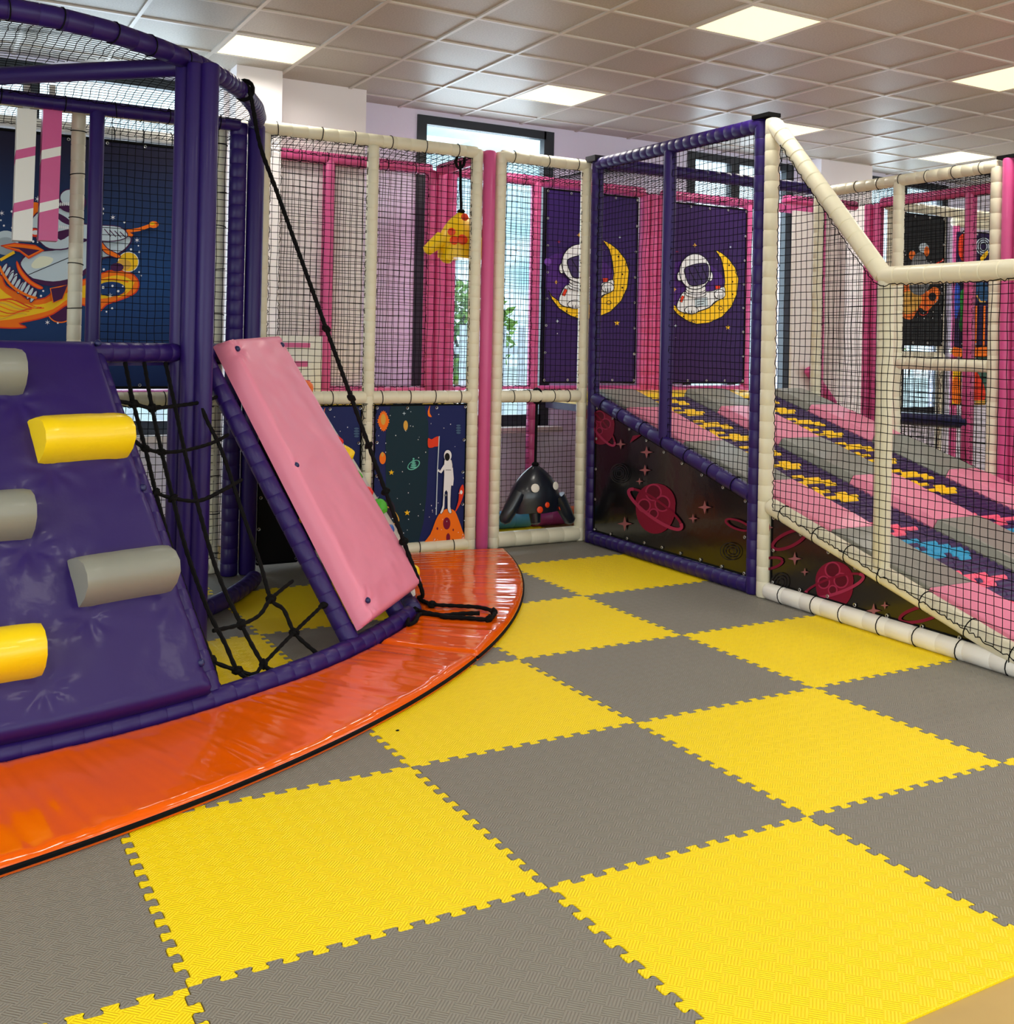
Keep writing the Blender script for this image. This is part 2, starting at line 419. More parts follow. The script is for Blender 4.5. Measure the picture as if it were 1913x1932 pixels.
# walls out of the picture, with openings added for the fill lamps
mb = MB()
mb.lohi((-4.6, -6.6, -.02), (-4.45, -4.2, ZC), M_WALLW); mb.lohi((-4.6, 2.2, -.02), (-4.45, 6.2, ZC), M_WALLW); mb.lohi((-4.6, -4.2, -.02), (-4.45, 2.2, .6), M_WALLW); mb.lohi((-4.6, -4.2, 3.2), (-4.45, 2.2, ZC), M_WALLW)
struct(mb.build('wall_left', smooth=False))
mb = MB()
mb.lohi((11.45, -6.6, -.02), (11.6, -4.7, ZC), M_WALLW); mb.lohi((11.45, 1.7, -.02), (11.6, 6.2, ZC), M_WALLW); mb.lohi((11.45, -4.7, -.02), (11.6, 1.7, .6), M_WALLW); mb.lohi((11.45, -4.7, 3.2), (11.6, 1.7, ZC), M_WALLW)
struct(mb.build('wall_right', smooth=False))
mb = MB(); mb.lohi((-4.6, -6.6, -.02), (11.6, -6.45, .5), M_WALLW); mb.lohi((-4.6, -6.6, 3.2), (11.6, -6.45, ZC), M_WALLW)
for a in (-4.6, -3.6, 7.5, 10.6): mb.lohi((a, -6.6, .5), (a+1.0, -6.45, 3.2), M_WALLW)
struct(mb.build('wall_front', smooth=False))

# recessed light panels, every fourth tile
WHERE = {(0, 1): 'square light panel above the purple tower, near the white pier', (1, 1): 'square light panel above the middle net cage, in front of the rear window',
         (1, 0): 'large square light panel nearest the camera, at the top of the picture', (2, 0): 'square light panel cut by the right edge of the picture',
         (2, 1): 'square light panel half hidden behind the peak of the slide frame', (3, 1): 'smallest square light panel, far back above the cream rail on the right'}
for i in range(-2, 5):
    for j in range(-3, 2):
        x0, y0 = GX+2.36*i, GY+2.36*j
        if x0 < -4.4 or x0 > 10.8 or y0 < -6.4: continue
        vis = (i, j) in WHERE
        if not vis and not (y0 < 2.0): continue
        t = thing('ceiling_light', WHERE.get((i, j), 'square ceiling light panel behind the camera, outside the picture'), 'ceiling light', (x0+.295, y0+.295, ZC), 'ceiling light panels')
        f = MB()
        for lo, hi in (((x0+.012, y0+.012), (x0+.578, y0+.026)), ((x0+.012, y0+.564), (x0+.578, y0+.578)), ((x0+.012, y0+.026), (x0+.026, y0+.564)), ((x0+.564, y0+.026), (x0+.578, y0+.564))):
            f.lohi((lo[0], lo[1], ZC-.008), (hi[0], hi[1], ZC+.004), M_BAR)
        f.build('frame', t, smooth=False)
        d = MB(); d.lohi((x0+.026, y0+.026, ZC-.005), (x0+.564, y0+.564, ZC+.004), M_PANEL); d.build('diffuser', t, smooth=False)
        lamp = area('panel_lamp', (x0+.295, y0+.295, ZC-.012), (0, 0, 0), .53, .53, PANEL_W, (1.0, .955, .87)); lamp.data.spread = math.radians(165)

# ================================================================== outside the windows
mb = MB(); mb.lohi((-30, 6.3, -.3), (50, 60, -.05), M_CONC); struct(mb.build('ground', smooth=False), 'pale paving outside the windows')
t = thing('picket_fence', 'white picket fence outside the rear windows', 'fence', (3, 9.2, -.05))
M_FEN = mat('white_fence', (238, 240, 240), .6)
for k in range(60):
    X = -3+k*.27; f = MB(); f.lohi((X, 9.2, -.05), (X+.09, 9.225, 1.75), M_FEN); f.build('picket', t, smooth=False)
for z in (.4, 1.4):
    f = MB(); f.lohi((-3.1, 9.228, z), (13.3, 9.26, z+.08), M_FEN); f.build('rail', t, smooth=False)
M_LEAF = mat('leaf', (150, 190, 60), .6, var=.5, bscale=5); M_BARK = mat('bark', (96, 78, 60), .9)
def tree(x, y, h, w, label, seed):
    rnd = random.Random(seed); t = thing('tree', label, 'tree', (x, y, -.05), 'trees outside the windows')
    b = MB(); b.sweep([(x, y, -.05), (x+.04, y, h*.4), (x, y, h*.8)], [.09, .07, .03], 8, M_BARK)
    for k in range(7):
        a = rnd.uniform(0, 6.28); z = h*rnd.uniform(.35, .6); b.sweep([(x, y, z), (x+math.cos(a)*w*.6, y+math.sin(a)*w*.6, z+h*.25)], [.035, .012], 5, M_BARK)
    b.build('trunk', t)
    f = MB()
    for k in range(900):
        a = rnd.uniform(0, 6.28); q = math.acos(rnd.uniform(-1, 1)); R = rnd.uniform(.3, 1)**.5
        c = Vector((x+w*R*math.sin(q)*math.cos(a), y+w*R*math.sin(q)*math.sin(a), h*.68+h*.32*R*math.cos(q))); d1 = Vector((rnd.uniform(-1, 1), rnd.uniform(-1, 1), rnd.uniform(-1, 1))).normalized(); d2 = d1.orthogonal().normalized(); s = rnd.uniform(.06, .12)
        i = f.add([c-d1*s, c+d2*s*.5, c+d1*s, c-d2*s*.5]); f.face((i, i+1, i+2, i+3), M_LEAF)
    o = f.build('foliage', t, smooth=False); o['kind'] = 'stuff'
tree(6.1, 11.2, 2.45, .75, 'small yellow-green tree seen through the window left of the moon banners', 3)
tree(4.6, 12.5, 2.3, .8, 'yellow-green tree seen beside the hanging yellow toy', 4)
tree(14.5, 12.0, 3.0, 1.2, 'green tree seen through the low window behind the slide', 5)

# ================================================================== foam floor mats
def edge_pts(n=12):
    """dovetail joint along the unit segment: (t, offset) pairs"""
    m = .035; p = (1-2*m)/n; d = .0145; P = [(0, 0), (m-.004, 0)]
    for k in range(n):
        s = m+k*p
        P += [(s+x*p, o*d) for x, o in ((.02, -1), (.48, -1), (.54, -.7), (.52, -.2), (.48, .2), (.46, .7), (.52, 1), (.98, 1), (1.04, .7), (1.02, .2))]
        P += [(s+.98*p, -.2*d), (s+.96*p, -.7*d)] if k < n-1 else [(1-m+.006, 0)]
    P.append((1, 0)); return P
EP = edge_pts()
def foam_tile(i, j, label, y0=None):
    def hx(jj):
        s = 1 if (jj % 2) else -1; return [(i+t, jj+o*s) for t, o in EP]
    def vx(ii):
        s = 1 if (ii % 2) else -1; return [(ii+o*s, j+t) for t, o in EP]
    bot, top, lef, rig = hx(j), hx(j+1), vx(i), vx(i+1)
    if y0 is not None:
        lef = [p for p in lef if p[1] > y0+.01]; rig = [p for p in rig if p[1] > y0+.01]; bot = [(i, y0), (i+1, y0)]
        loop = bot + rig + top[::-1][1:] + lef[::-1][1:]
    else: loop = bot + rig[1:] + top[::-1][1:] + lef[::-1][1:-1]
    cx, cy = i+.5, j+.5; sh = lambda p, e, z: (cx+(p[0]-cx)*(1-e), cy+(p[1]-cy)*(1-e), z)
    m = E_YEL if (i+j) % 2 == 0 else E_GRY
    mb = MB(); n = len(loop)
    a = mb.add([sh(p, .0062, 0) for p in loop]); b = mb.add([sh(p, .0022, -.003) for p in loop]); c = mb.add([sh(p, .0022, -.008) for p in loop])
    mb.face(range(a, a+n), m)
    for k in range(n):
        q = (k+1) % n; mb.face((b+k, b+q, a+q, a+k), m); mb.face((c+k, c+q, b+q, b+k), m)
    o = mb.build('foam_mat', smooth=False)
    tag(o, label, 'floor mat', 'interlocking foam floor mats')
TILES = {
 (-1, -1): 'yellow foam mat of which only a corner shows, bottom left', (0, -1): 'grey foam mat at the bottom edge, left of the yellow corner mat',
 (1, -1): 'big yellow foam mat bordering the bare tan floor', (2, -1): 'grey foam mat right of the yellow mat that borders the tan floor', (3, -1): 'yellow foam mat of which only a tip shows at the right edge',
 (-1, 0): 'grey foam mat at the left edge, below the orange crash mat', (0, 0): 'large yellow foam mat touching the orange crash mat, left foreground', (1, 0): 'large grey foam mat in the middle of the open floor',
 (2, 0): 'yellow foam mat right of the large middle grey one', (3, 0): 'grey foam mat at the right edge beyond the yellow mats',
 (0, 1): 'grey foam mat mostly covered by the orange crash mat, left of the seam', (1, 1): 'yellow foam mat lying in front of the crash mat seam', (2, 1): 'grey foam mat behind the yellow one at the crash mat seam', (3, 1): 'yellow foam mat against the white base rail of the slide',
 (1, 2): 'grey foam mat with one small tip beside the rounded orange mat', (2, 2): 'pale-lit yellow foam mat by the rounded end of the orange mat', (3, 2): 'grey foam mat against the purple base rail of the slide',
 (2, 3): 'grey foam mat right of the shining orange mat end', (3, 3): 'yellow foam mat below the doorway of the net cage', (2, 4): 'yellow foam mat sliver under the pink post', (3, 4): 'grey foam mat running through the cage doorway', (3, 5): 'yellow foam mat at the back of the cage doorway',
 (0, 2): 'yellow foam mat inside the tower under the rope net', (0, 3): 'grey foam mat inside the tower beside the floor ring', (1, 3): 'yellow foam mat inside the tower behind the pink slide pad', (0, 4): 'yellow foam mat far inside the tower', (1, 4): 'grey foam mat far inside the tower, in the dark'}
for (i, j), lab in TILES.items(): foam_tile(i, j, lab, -.928 if j == -1 else None)
mb = MB(); mb.ell(on_z(750, 1378, .002), (.008, .006, .003), M_BLK); tag(mb.build('crumb'), 'tiny dark crumb on the yellow mat by the crash mat seam', 'crumb')

# ================================================================== tower (cone segment with a cage on top)
TC = Vector((-.922, 5.136, 0)); RB, RD, ZB, ZD = 3.53, 2.585, .05, 1.47
def rad(th, R, z): a = math.radians(th); return Vector((TC.x+R*math.cos(a), TC.y+R*math.sin(a), z))
def cone(th, z, off=0.0):
    R = RB-(z-ZB)*(RB-RD)/(ZD-ZB)
    k = Vector((ZD-ZB, RB-RD)).normalized()
    return rad(th, R+off*k.x, z+off*k.y)
def cone_px(x, y, off=0.0):
    d = ray(x, y); best = None; t = 2.0
    def f(t):
        P = EYE+d*t; return math.hypot(P.x-TC.x, P.y-TC.y)-(RB-(P.z-ZB)*(RB-RD)/(ZD-ZB)+off)
    while t < 9:
        if f(t) > 0 >= f(t+.02):
            a, b = t, t+.02
            for _ in range(30):
                m = (a+b)/2
                if f(m) > 0: a = m
                else: b = m
            return EYE+d*a
        t += .02
    return None
def uncone(P): return math.degrees(math.atan2(P.y-TC.y, P.x-TC.x)), P.z
RINGXY = [(-.62, 2.60), (-.304, 2.58), (-.093, 2.60), (.141, 2.69), (.411, 2.88), (.625, 3.07), (.815, 3.30), (1.0, 3.58), (1.17, 3.95), (1.27, 4.25), (1.31, 4.47)]
PK = Vector((.655, 3.06))      # corner post of the cage

t = thing('tower_frame', 'purple padded round tower frame with a ringed cage on top, at the left', 'play frame', tuple(TC))
arc = lambda th0, th1, R, z, n=36: [rad(th0+(th1-th0)*i/n, R, z) for i in range(n+1)]
tube('base_rail', arc(-93, -40, RB, .05, 40), M_PUR, t, .05, .11)
FB = Vector((2.27, 4.50, 0)); FA = rad(-38.6, RB, 0)
tube('base_rail', [(FA.x, FA.y, .05), (FB.x, FB.y, .05)], M_PUR, t, .05, .11)
tube('deck_rail', arc(-93, -51, RD, ZD, 24), M_PUR, t, .048, .085)
tube('deck_rail', arc(-50.5, -37.5, RD, ZD, 9)+[Vector((1.33, 4.40, ZD))], M_PUR, t, .048, .085)
tube('top_rail', [(x, y, 2.955) for x, y in RINGXY[:6]], M_PUR, t, .05, .12, .25)
tube('top_rail', [(x, y, 2.955) for x, y in RINGXY[5:]], M_PUR, t, .05, .06)
tube('floor_rail', arc(-49, -25, 2.42, .05, 16), M_PUR, t, .05, .08)
tube('floor_rail', arc(-49.5, -75, 2.42, .05, 16), M_PUR, t, .05, .08)
for px in (342, 364, 391):
    d = ray(px, 400); k = 5.46 if px != 342 else 5.5; P = EYE+d*k
    tube('post', [(P.x, P.y, .0), (P.x, P.y, 2.93)], M_PUR, t, .045, 0)
for x, y, z0 in ((.34, 4.43, 0), (1.203, 4.47, 0), (1.318, 4.47, 0)): tube('post', [(x, y, z0), (x, y, 2.95)], M_PUR, t, .043 if x < 1 else .056, .09 if x == 1.203 else 0)
tube('beam', [(-.60, 4.30, 2.94), (PK.x-.06, PK.y+.04, 2.94)], M_PUR, t, .048)
tube('beam', [(-.62, 4.42, 2.93), (1.2, 4.43, 2.93)], M_PUR, t, .045, .1, .3)
for th, r0 in ((-66.2, 0), (-51.0, -.01), (-41.0, -.03)): tube('slope_rail', [cone(th, .07, r0), cone(th, 1.45, r0)], M_PUR, t, .047, .09)
# deck floor of the tower
mb = MB(); ths = [-93+80*i/24 for i in range(25)]
P = [rad(th, RD-.04, 1.455) for th in ths if th < -37]+[Vector((1.32, 4.44, 1.455)), Vector((-.62, 4.44, 1.455))]
b = mb.add(P); mb.face(range(b, b+len(P)), M_PUR); c = mb.add([p-Vector((0, 0, .05)) for p in P]); mb.face(list(range(c, c+len(P)))[::-1], M_DRK)
for i in range(len(P)): mb.face((b+i, c+i, c+(i+1) % len(P), b+(i+1) % len(P)), M_PUR)
mb.build('deck', t, smooth=False)

def pad_mb(fn, nu, nv, th, m, wr=.004, dimples=(), seed=0, edge=.035, mat_fn=None):
    """soft pad: FN(u, v) -> (point, outward normal); rounded edges, shallow puckers"""
    mb = MB(); S = Vector((seed*5.1, 0, 0))
    lu = (fn(1, .5)[0]-fn(0, .5)[0]).length; lv = (fn(.5, 1)[0]-fn(.5, 0)[0]).length
    def prof(d): return math.sqrt(max(0, 1-(1-min(d/edge, 1))**2))
    top, bot = [], []
    for j in range(nv+1):
        v = .5-.5*math.cos(PI*j/nv) if False else j/nv
        for i in range(nu+1):
            u = i/nu; p, n = fn(u, v)
            d = min(u*lu, (1-u)*lu, v*lv, (1-v)*lv); h = th*(.30+.70*prof(d))
            h += wr*noise.noise(p*5+S)*min(1, d/.05)+wr*.5*noise.noise(p*13+S)*min(1, d/.05)
            for (du, dv, rad_, dep) in dimples:
                q = math.hypot((u-du)*lu, (v-dv)*lv)
                if q < rad_*3.2:
                    a = math.atan2((v-dv)*lv, (u-du)*lu)
                    h -= dep*math.exp(-(q/rad_)**2)+dep*.28*math.sin(a*7+du*9)*math.exp(-((q-rad_)/(rad_*.9))**2)
            top.append(p+n*h); bot.append(p)
    a = mb.add(top); w = nu+1
    for j in range(nv):
        for i in range(nu): mb.face((a+j*w+i, a+j*w+i+1, a+(j+1)*w+i+1, a+(j+1)*w+i), mat_fn((i+.5)/nu, (j+.5)/nv) if mat_fn else m)
    loop = [i for i in range(w)]+[j*w+nu for j in range(1, nv+1)]+[nv*w+i for i in range(nu-1, -1, -1)]+[j*w for j in range(nv-1, 0, -1)]
    c = mb.add([bot[k] for k in loop])
    for k in range(len(loop)):
        q = (k+1) % len(loop); mb.face((c+k, c+q, a+loop[q], a+loop[k]), mat_fn(.5, .5) if mat_fn else m)
    mb.face(list(range(c, c+len(loop)))[::-1], m)
    return mb
CN = Vector((ZD-ZB, RB-RD)).normalized()
def cone_fn(t0, t1, z0, z1, off, t0b=None, t1b=None):
    t0b = t0 if t0b is None else t0b; t1b = t1 if t1b is None else t1b
    def fn(u, v):
        a, b = t0+(t0b-t0)*v, t1+(t1b-t1)*v; th = a+(b-a)*u; z = z0+(z1-z0)*v; p = cone(th, z, off); an = math.radians(th)
        return p, Vector((math.cos(an)*CN.x, math.sin(an)*CN.x, CN.y))
    return fn
def snap_mb(p, n, m=M_NVY):
    mb = MB(); ax = n.orthogonal().normalized(); mb.ell(p, (.017, .017, .013), m, (ax, n.cross(ax), n), 10, 6); mb.sweep([p-n*.02, p], [.008, .008], 8, m); return mb

# purple climbing pad with bolster holds
T0, T1 = -92.0, -66.9
def uv(P, z0=.075, z1=1.475): th, z = uncone(P); return (th-T0)/(T1-T0), (z-z0)/(z1-z0)
holds = [((160, 868), M_YEL, 'yellow', .385), ((240, 1130), M_GRY, 'grey', .39), ((-52, 745), M_GRY, 'grey', .385), ((-44, 1025), M_GRY, 'grey', .39), ((-34, 1294), M_YEL, 'yellow', .40)]
snaps = [(189, 672), (274, 947), (384, 1280)]
dim = []
for p, *_ in holds:
    th, z = uncone(cone_px(*p, .1)); u, v = (th-T0)/(T1-T0), (z-.075)/1.4
    dim += [(u-.125, v-.06, .06, .009), (u+.125, v-.06, .06, .009), (u-.12, v+.06, .045, .006), (u+.12, v+.06, .045, .006)]
for p in snaps:
    th, z = uncone(cone_px(*p, .08)); dim.append(((th-T0)/(T1-T0), (z-.075)/1.4, .035, .013))
t = thing('climbing_pad', 'purple quilted climbing pad with yellow and grey roll holds, sloping at the left', 'climbing pad', tuple(cone(-75, .1)))
pad_mb(cone_fn(T0, T1, .065, 1.475, .045), 120, 110, .075, M_PUR, .003, dim, 1, .05).build('pad', t, angle=60)
def roll(P, th, m, Lh, parent, label):
    an = math.radians(th); n = Vector((math.cos(an)*CN.x, math.sin(an)*CN.x, CN.y)); ax = Vector((-math.sin(an), math.cos(an), 0)); dn = n.cross(ax)
    if dn.z > 0: dn = -dn
    prof = [(-.105, 0), (-.10, .05), (-.075, .115), (-.03, .155), (.02, .165), (.065, .145), (.095, .095), (.105, .04), (.105, 0)]
    mb = MB(); NX = 14; rows = []
    for i in range(NX+1):
        s = i/NX; e = 1-.06*math.exp(-s*16)-.06*math.exp(-(1-s)*16); row = []
        for a, h in prof:
            w = .004*noise.noise(Vector((s*9, a*30, th)))
            row.append(P + ax*((s-.5)*Lh) + dn*(a*e) + n*((h+w)*e))
        rows.append(mb.add(row))
    k = len(prof)
    for i in range(NX):
        for j in range(k-1): mb.face((rows[i]+j, rows[i]+j+1, rows[i+1]+j+1, rows[i+1]+j), m)
    mb.face([rows[0]+j for j in range(k)][::-1], m); mb.face([rows[-1]+j for j in range(k)], m)
    o = mb.build('climbing_hold', parent, angle=50); o['label'] = label
for p, m, c, Lh in holds:
    P = cone_px(p[0], p[1], .14); th, z = uncone(P); roll(cone(th, z+.02, .085), th, m, Lh, t, c+' half-round roll hold')
for p in snaps:
    th, z = uncone(cone_px(*p, .11)); an = math.radians(th); n = Vector((math.cos(an)*CN.x, math.sin(an)*CN.x, CN.y)); snap_mb(cone(th, z, .108), n).build('snap_button', t)

# pink slide pad
t = thing('slide_pad', 'pink padded sloping slab with navy snap buttons, right side of the purple tower', 'slide pad', tuple(cone(-44, .1)))
fl = [cone(-50.9, .10, .045), cone(-38.6, .13, .045), cone(-36.9, 1.50, .045), cone(-50.2, 1.475, .045)]
nn = (fl[1]-fl[0]).cross(fl[3]-fl[0]).normalized()
if nn.z < 0: nn = -nn
pad_mb(lambda u, v: ((fl[0].lerp(fl[1], u)).lerp(fl[3].lerp(fl[2], u), v), nn), 60, 100, .105, M_LPK, .007, [(.06, .05, .04, .02), (.055, .53, .03, .006), (.07, .95, .04, .02), (.93, .95, .03, .012)], 2, .03).build('pad', t, angle=60)
for u, v in ((.075, .06), (.055, .53), (.075, .955), (.93, .955), (.985, .1), (.985, .55)):
    p = fl[0].lerp(fl[1], u).lerp(fl[3].lerp(fl[2], u), v)
    if u < .95: snap_mb(p+nn*.098, nn).build('snap_button', t)
    else: snap_mb(p+nn*.05+(fl[1]-fl[0]).normalized()*.02, (fl[1]-fl[0]).normalized()).build('snap_button', t)

# white climbing wall with coloured grips, seen almost edge-on behind the pink slab
t = thing('climbing_wall', 'white climbing wall with coloured grips, edge-on right of the pink slab', 'climbing wall', tuple(cone(-28, .1)))
wl = [cone(-37.6, .10, .02), Vector((2.39, 4.46, .10)), Vector((1.46, 4.42, 1.49)), cone(-36.8, 1.49, .02)]
wn = (wl[1]-wl[0]).cross(wl[3]-wl[0]).normalized()
if wn.x < 0: wn = -wn
wp = lambda u, v: wl[0].lerp(wl[1], u).lerp(wl[3].lerp(wl[2], u), v)
pad_mb(lambda u, v: (wp(u, v), wn), 20, 24, .05, M_WHT, .002, (), 3, .02).build('panel', t)
GC = {'green': (70, 170, 40), 'blue': (40, 90, 170), 'red': (220, 40, 34), 'yellow': (248, 206, 20), 'orange': (240, 110, 20)}
for u, v, c, s in ((.12, .90, 'green', .05), (.1, .70, 'blue', .05), (.2, .58, 'red', .06), (.12, .44, 'green', .05), (.16, .37, 'red', .05), (.1, .22, 'blue', .045), (.1, .05, 'yellow', .05), (.5, .8, 'orange', .06), (.55, .5, 'yellow', .06), (.6, .25, 'green', .06)):
    n = wn; ax = n.orthogonal().normalized(); mb = MB()
    mb.ell(wp(u, v)+wn*.055, (s, s*.75, .045), mat(c+'_grip', GC[c], .45), (ax, n.cross(ax), n), 10, 6)
    b0 = [Vector(v) for v in mb.v]; mb.v = [tuple(v+noise.noise_vector(v*22)*.012) for v in b0]
    o = mb.build('climbing_grip', t); o['label'] = c+' grip'
mb = MB(); tube_mb(mb, [wp(.0, .55)+wn*.04, wp(0, .98)+wn*.05, wp(.03, 1.0)+wn*.03], M_YEL, .014, 0, 0, 8); o = mb.build('edge_piping', t); o['label'] = 'yellow piping'

# knotted rope net in the gap
def knot(mb, p, r=.02):
    mb.ell(p, (r, r*.9, r*.85), M_BLK, None, 8, 6); mb.torus(p, (random.uniform(-1, 1), random.uniform(-1, 1), random.uniform(-1, 1)), r*.85, r*.42, M_BLK, 9, 5)
def rope_mb(mb, pts, r=.0095, k=4):
    pts = [Vector(p) for p in pts]; out = []
    for i in range(len(pts)-1):
        p0, p1, p2, p3 = pts[max(i-1, 0)], pts[i], pts[i+1], pts[min(i+2, len(pts)-1)]
        for j in range(k):
            t = j/k; out.append(.5*((2*p1)+(p2-p0)*t+(2*p0-5*p1+4*p2-p3)*t*t+(3*p1-p0-3*p2+p3)*t**3))
    out.append(pts[-1]); st = []
    for a, b in zip(out, out[1:]):
        q = max(1, int((b-a).length/.012)); st += [a.lerp(b, i/q) for i in range(q)]
    st.append(out[-1]); mb.sweep(st, [r*(1+.12*math.sin(i*1.9)) for i in range(len(st))], 6, M_BLK)
c = lambda x, y, o=-.02: cone_px(x, y, o)
t = thing('rope_net', 'black knotted climbing rope net between the purple pad and the pink slab', 'rope net', tuple(cone(-59, .1)))
ROPES = [[(236, 684), (252, 762), (274, 846), (294, 930), (325, 1040), (372, 1175), (400, 1247), (410, 1288), (428, 1312)],
         [(272, 684), (287, 770), (305, 853), (326, 940), (352, 1040), (392, 1150), (425, 1215), (448, 1265), (478, 1285), (508, 1294)],
         [(312, 684), (330, 766), (348, 850), (375, 960), (410, 1080), (455, 1178), (497, 1253), (520, 1264), (552, 1268)],
         [(355, 684), (385, 780), (418, 850), (455, 960), (490, 1060), (511, 1130), (535, 1150), (555, 1193), (585, 1222), (612, 1243)],
         [(216, 756), (252, 762), (287, 770), (330, 766), (385, 758), (410, 748)],
         [(254, 832), (274, 846), (305, 853), (348, 850), (400, 836), (430, 820)],
         [(288, 926), (294, 930), (326, 940), (375, 945), (420, 925), (456, 905)],
         [(384, 1228), (400, 1247), (448, 1265), (480, 1272), (497, 1253), (555, 1193), (610, 1140), (622, 1120)],
         [(402, 1190), (455, 1178), (490, 1160), (511, 1130), (552, 1096)]]
for R in ROPES:
    mb = MB(); rope_mb(mb, [c(*p) for p in R]); mb.build('rope', t)
for p in ((252, 762), (287, 770), (274, 846), (305, 853), (294, 930), (326, 940), (400, 1247), (448, 1265), (497, 1253), (555, 1193), (455, 1178), (511, 1130), (610, 1142)): 
    mb = MB(); knot(mb, c(*p), .021); mb.build('knot', t)
# single climbing rope
t = thing('climbing_rope', 'black knotted climbing rope hanging from the cage ring down onto the orange mat', 'rope', (1.8, 2.8, .05))
A = Vector((.99, 3.53, 2.90)); B = Vector((1.86, 2.86, .16))
hang = [A.lerp(B, i/12)+Vector((.03, -.02, -.10))*math.sin(PI*i/12) for i in range(13)]
lay = [on_z(x, y, .062) for x, y in ((790, 1128), (815, 1140), (860, 1143), (905, 1146), (932, 1155), (922, 1168), (880, 1166), (832, 1163), (870, 1158), (905, 1157))]
mb = MB(); rope_mb(mb, [A+Vector((-.04, -.03, .07)), A+Vector((.02, -.03, .06))]+hang[1:]+lay, .012, 4); mb.build('rope', t)
mb = MB(); rope_mb(mb, [on_z(x, y, .06) for x, y in ((776, 1140), (790, 1152), (830, 1160), (845, 1163), (795, 1158), (784, 1172), (770, 1178), (772, 1160), (786, 1152))], .011, 4); mb.build('rope_tail', t)
for p in [hang[0].lerp(hang[-1], f)+Vector((.03, -.02, -.10))*math.sin(PI*f) for f in (.435, .575, .675, .775, .885)]+lay[1:2]+lay[4:6]:
    mb = MB(); knot(mb, p, .023); mb.build('knot', t)
mb = MB(); mb.torus(A+Vector((0, 0, .055)), (1, 1.2, 0), .055, .012, M_BLK, 14, 6)
mb.build('loop', t)

# orange crash mats round the foot of the tower
C2 = Vector((-1.882, 5.834)); R2 = 5.285
def outer(th):
    a = math.radians(th); d = Vector((math.cos(a), math.sin(a))); o = Vector((TC.x, TC.y))-C2
    b = o.dot(d); return -b+math.sqrt(b*b-(o.dot(o)-R2*R2))
def crash(name, label, t0, t1, seed, endcut=0.0):
    t = thing('crash_mat', label, 'crash mat', tuple(rad((t0+t1)/2, 4, 0)), 'orange crash mats')
    nu, nv = int(abs(t1-t0)*5.2), 40; TH = .048; mb = MB(); top = []
    for i in range(nu+1):
        th = t0+(t1-t0)*i/nu; Ro = outer(th)-.012; Ri = RB+.052
        if th > -38: da = Vector((math.cos(math.radians(th)), math.sin(math.radians(th)))); e = FB-FA; w0 = FA-TC; Ri = (w0.x*e.y-w0.y*e.x)/(da.x*e.y-da.y*e.x)+.056
        for j in range(nv+1):
            s = j/nv; R = Ri+(Ro-Ri)*s; P = rad(th, R, 0)
            d = min(s*(Ro-Ri), (1-s)*(Ro-Ri), math.radians(abs(th-t0))*R, math.radians(abs(th-t1))*R); pr = math.sqrt(max(0, 1-(1-min(d/.03, 1))**2))
            fr = max(0, 1-d/.14)
            w = .008*noise.noise(Vector((P.x*2.2, P.y*2.2, seed)))+.0045*noise.noise(Vector((th*.55, R*1.4, seed)))+.0030*noise.noise(Vector((th*1.9, R*2.2, seed+4)))+fr*.004*noise.noise(Vector((P.x*16, P.y*16, seed)))
            P.z = TH*(.55+.45*pr)+w*min(1, d/.03)
            top.append(P)
    a = mb.add(top); w = nv+1
    for i in range(nu):
        for j in range(nv): mb.face((a+i*w+j, a+i*w+j+1, a+(i+1)*w+j+1, a+(i+1)*w+j), M_ORG)
    loop = [j for j in range(w)]+[i*w+nv for i in range(1, nu+1)]+[nu*w+j for j in range(nv-1, -1, -1)]+[i*w for i in range(nu-1, 0, -1)]
    c = mb.add([Vector((top[k].x, top[k].y, .001)) for k in loop])
    for k in range(len(loop)):
        q = (k+1) % len(loop); mb.face((c+k, c+q, a+loop[q], a+loop[k]), M_ORG)
    if t1 < t0: mb.f = [f[::-1] for f in mb.f]
    mb.build('cover', t, angle=70)
    z = MB(); z.sweep([rad(t0+(t1-t0)*i/60, outer(t0+(t1-t0)*i/60)-.012, .017) for i in range(61)], [.0095]*61, 6, M_BLK); o = z.build('zipper', t); o['label'] = 'black zipper seam'
    z = MB(); z.sweep([rad(t1, RB+.3+(outer(t1)-RB-.31)*i/4, .02) for i in range(5)], [.008]*5, 6, M_BLK); o = z.build('zipper', t); o['label'] = 'black zipper seam'
crash('l', 'long orange vinyl crash mat curving in front of the purple climbing pad', -95, -48.9, 1)
crash('r', 'rounded shiny orange vinyl crash mat under the rope end, right of the seam', -48.4, -10.5, 2)

# ================================================================== cream front frame of the net cage (plane y = 4.6)
YF, YR = 4.6, 5.5
t = thing('front_frame', 'cream padded tube frame of the two-storey net cage, facing the camera behind the tower', 'play frame', (1.4, YF, 0))
def vpost(x, y, z0, z1, m, par, ring=.085, tie=0, r=.045): return tube('post', [(x, y, z0), (x, y, z1)], m, par, r, ring, tie)
tube('top_rail', [(-.62, YF, 2.955), (1.33, YF, 2.955)], M_CRM, t, .046, .2, .3)
tube('top_rail', [(1.37, YF, 2.965), (3.0, YF, 2.965)], M_CRM, t, .046, .11, .27)
tube('top_rail', [(3.2, YF, 2.965), (3.99, YF, 2.965)], M_CRM, t, .046, .11, .27)
for x in (-.52, .258, 1.12): vpost(x, YF, 0, 2.92, M_CRM, t, .1, .27, .042)
vpost(1.405, YF, 1.0, 2.93, M_CRM, t, .09)
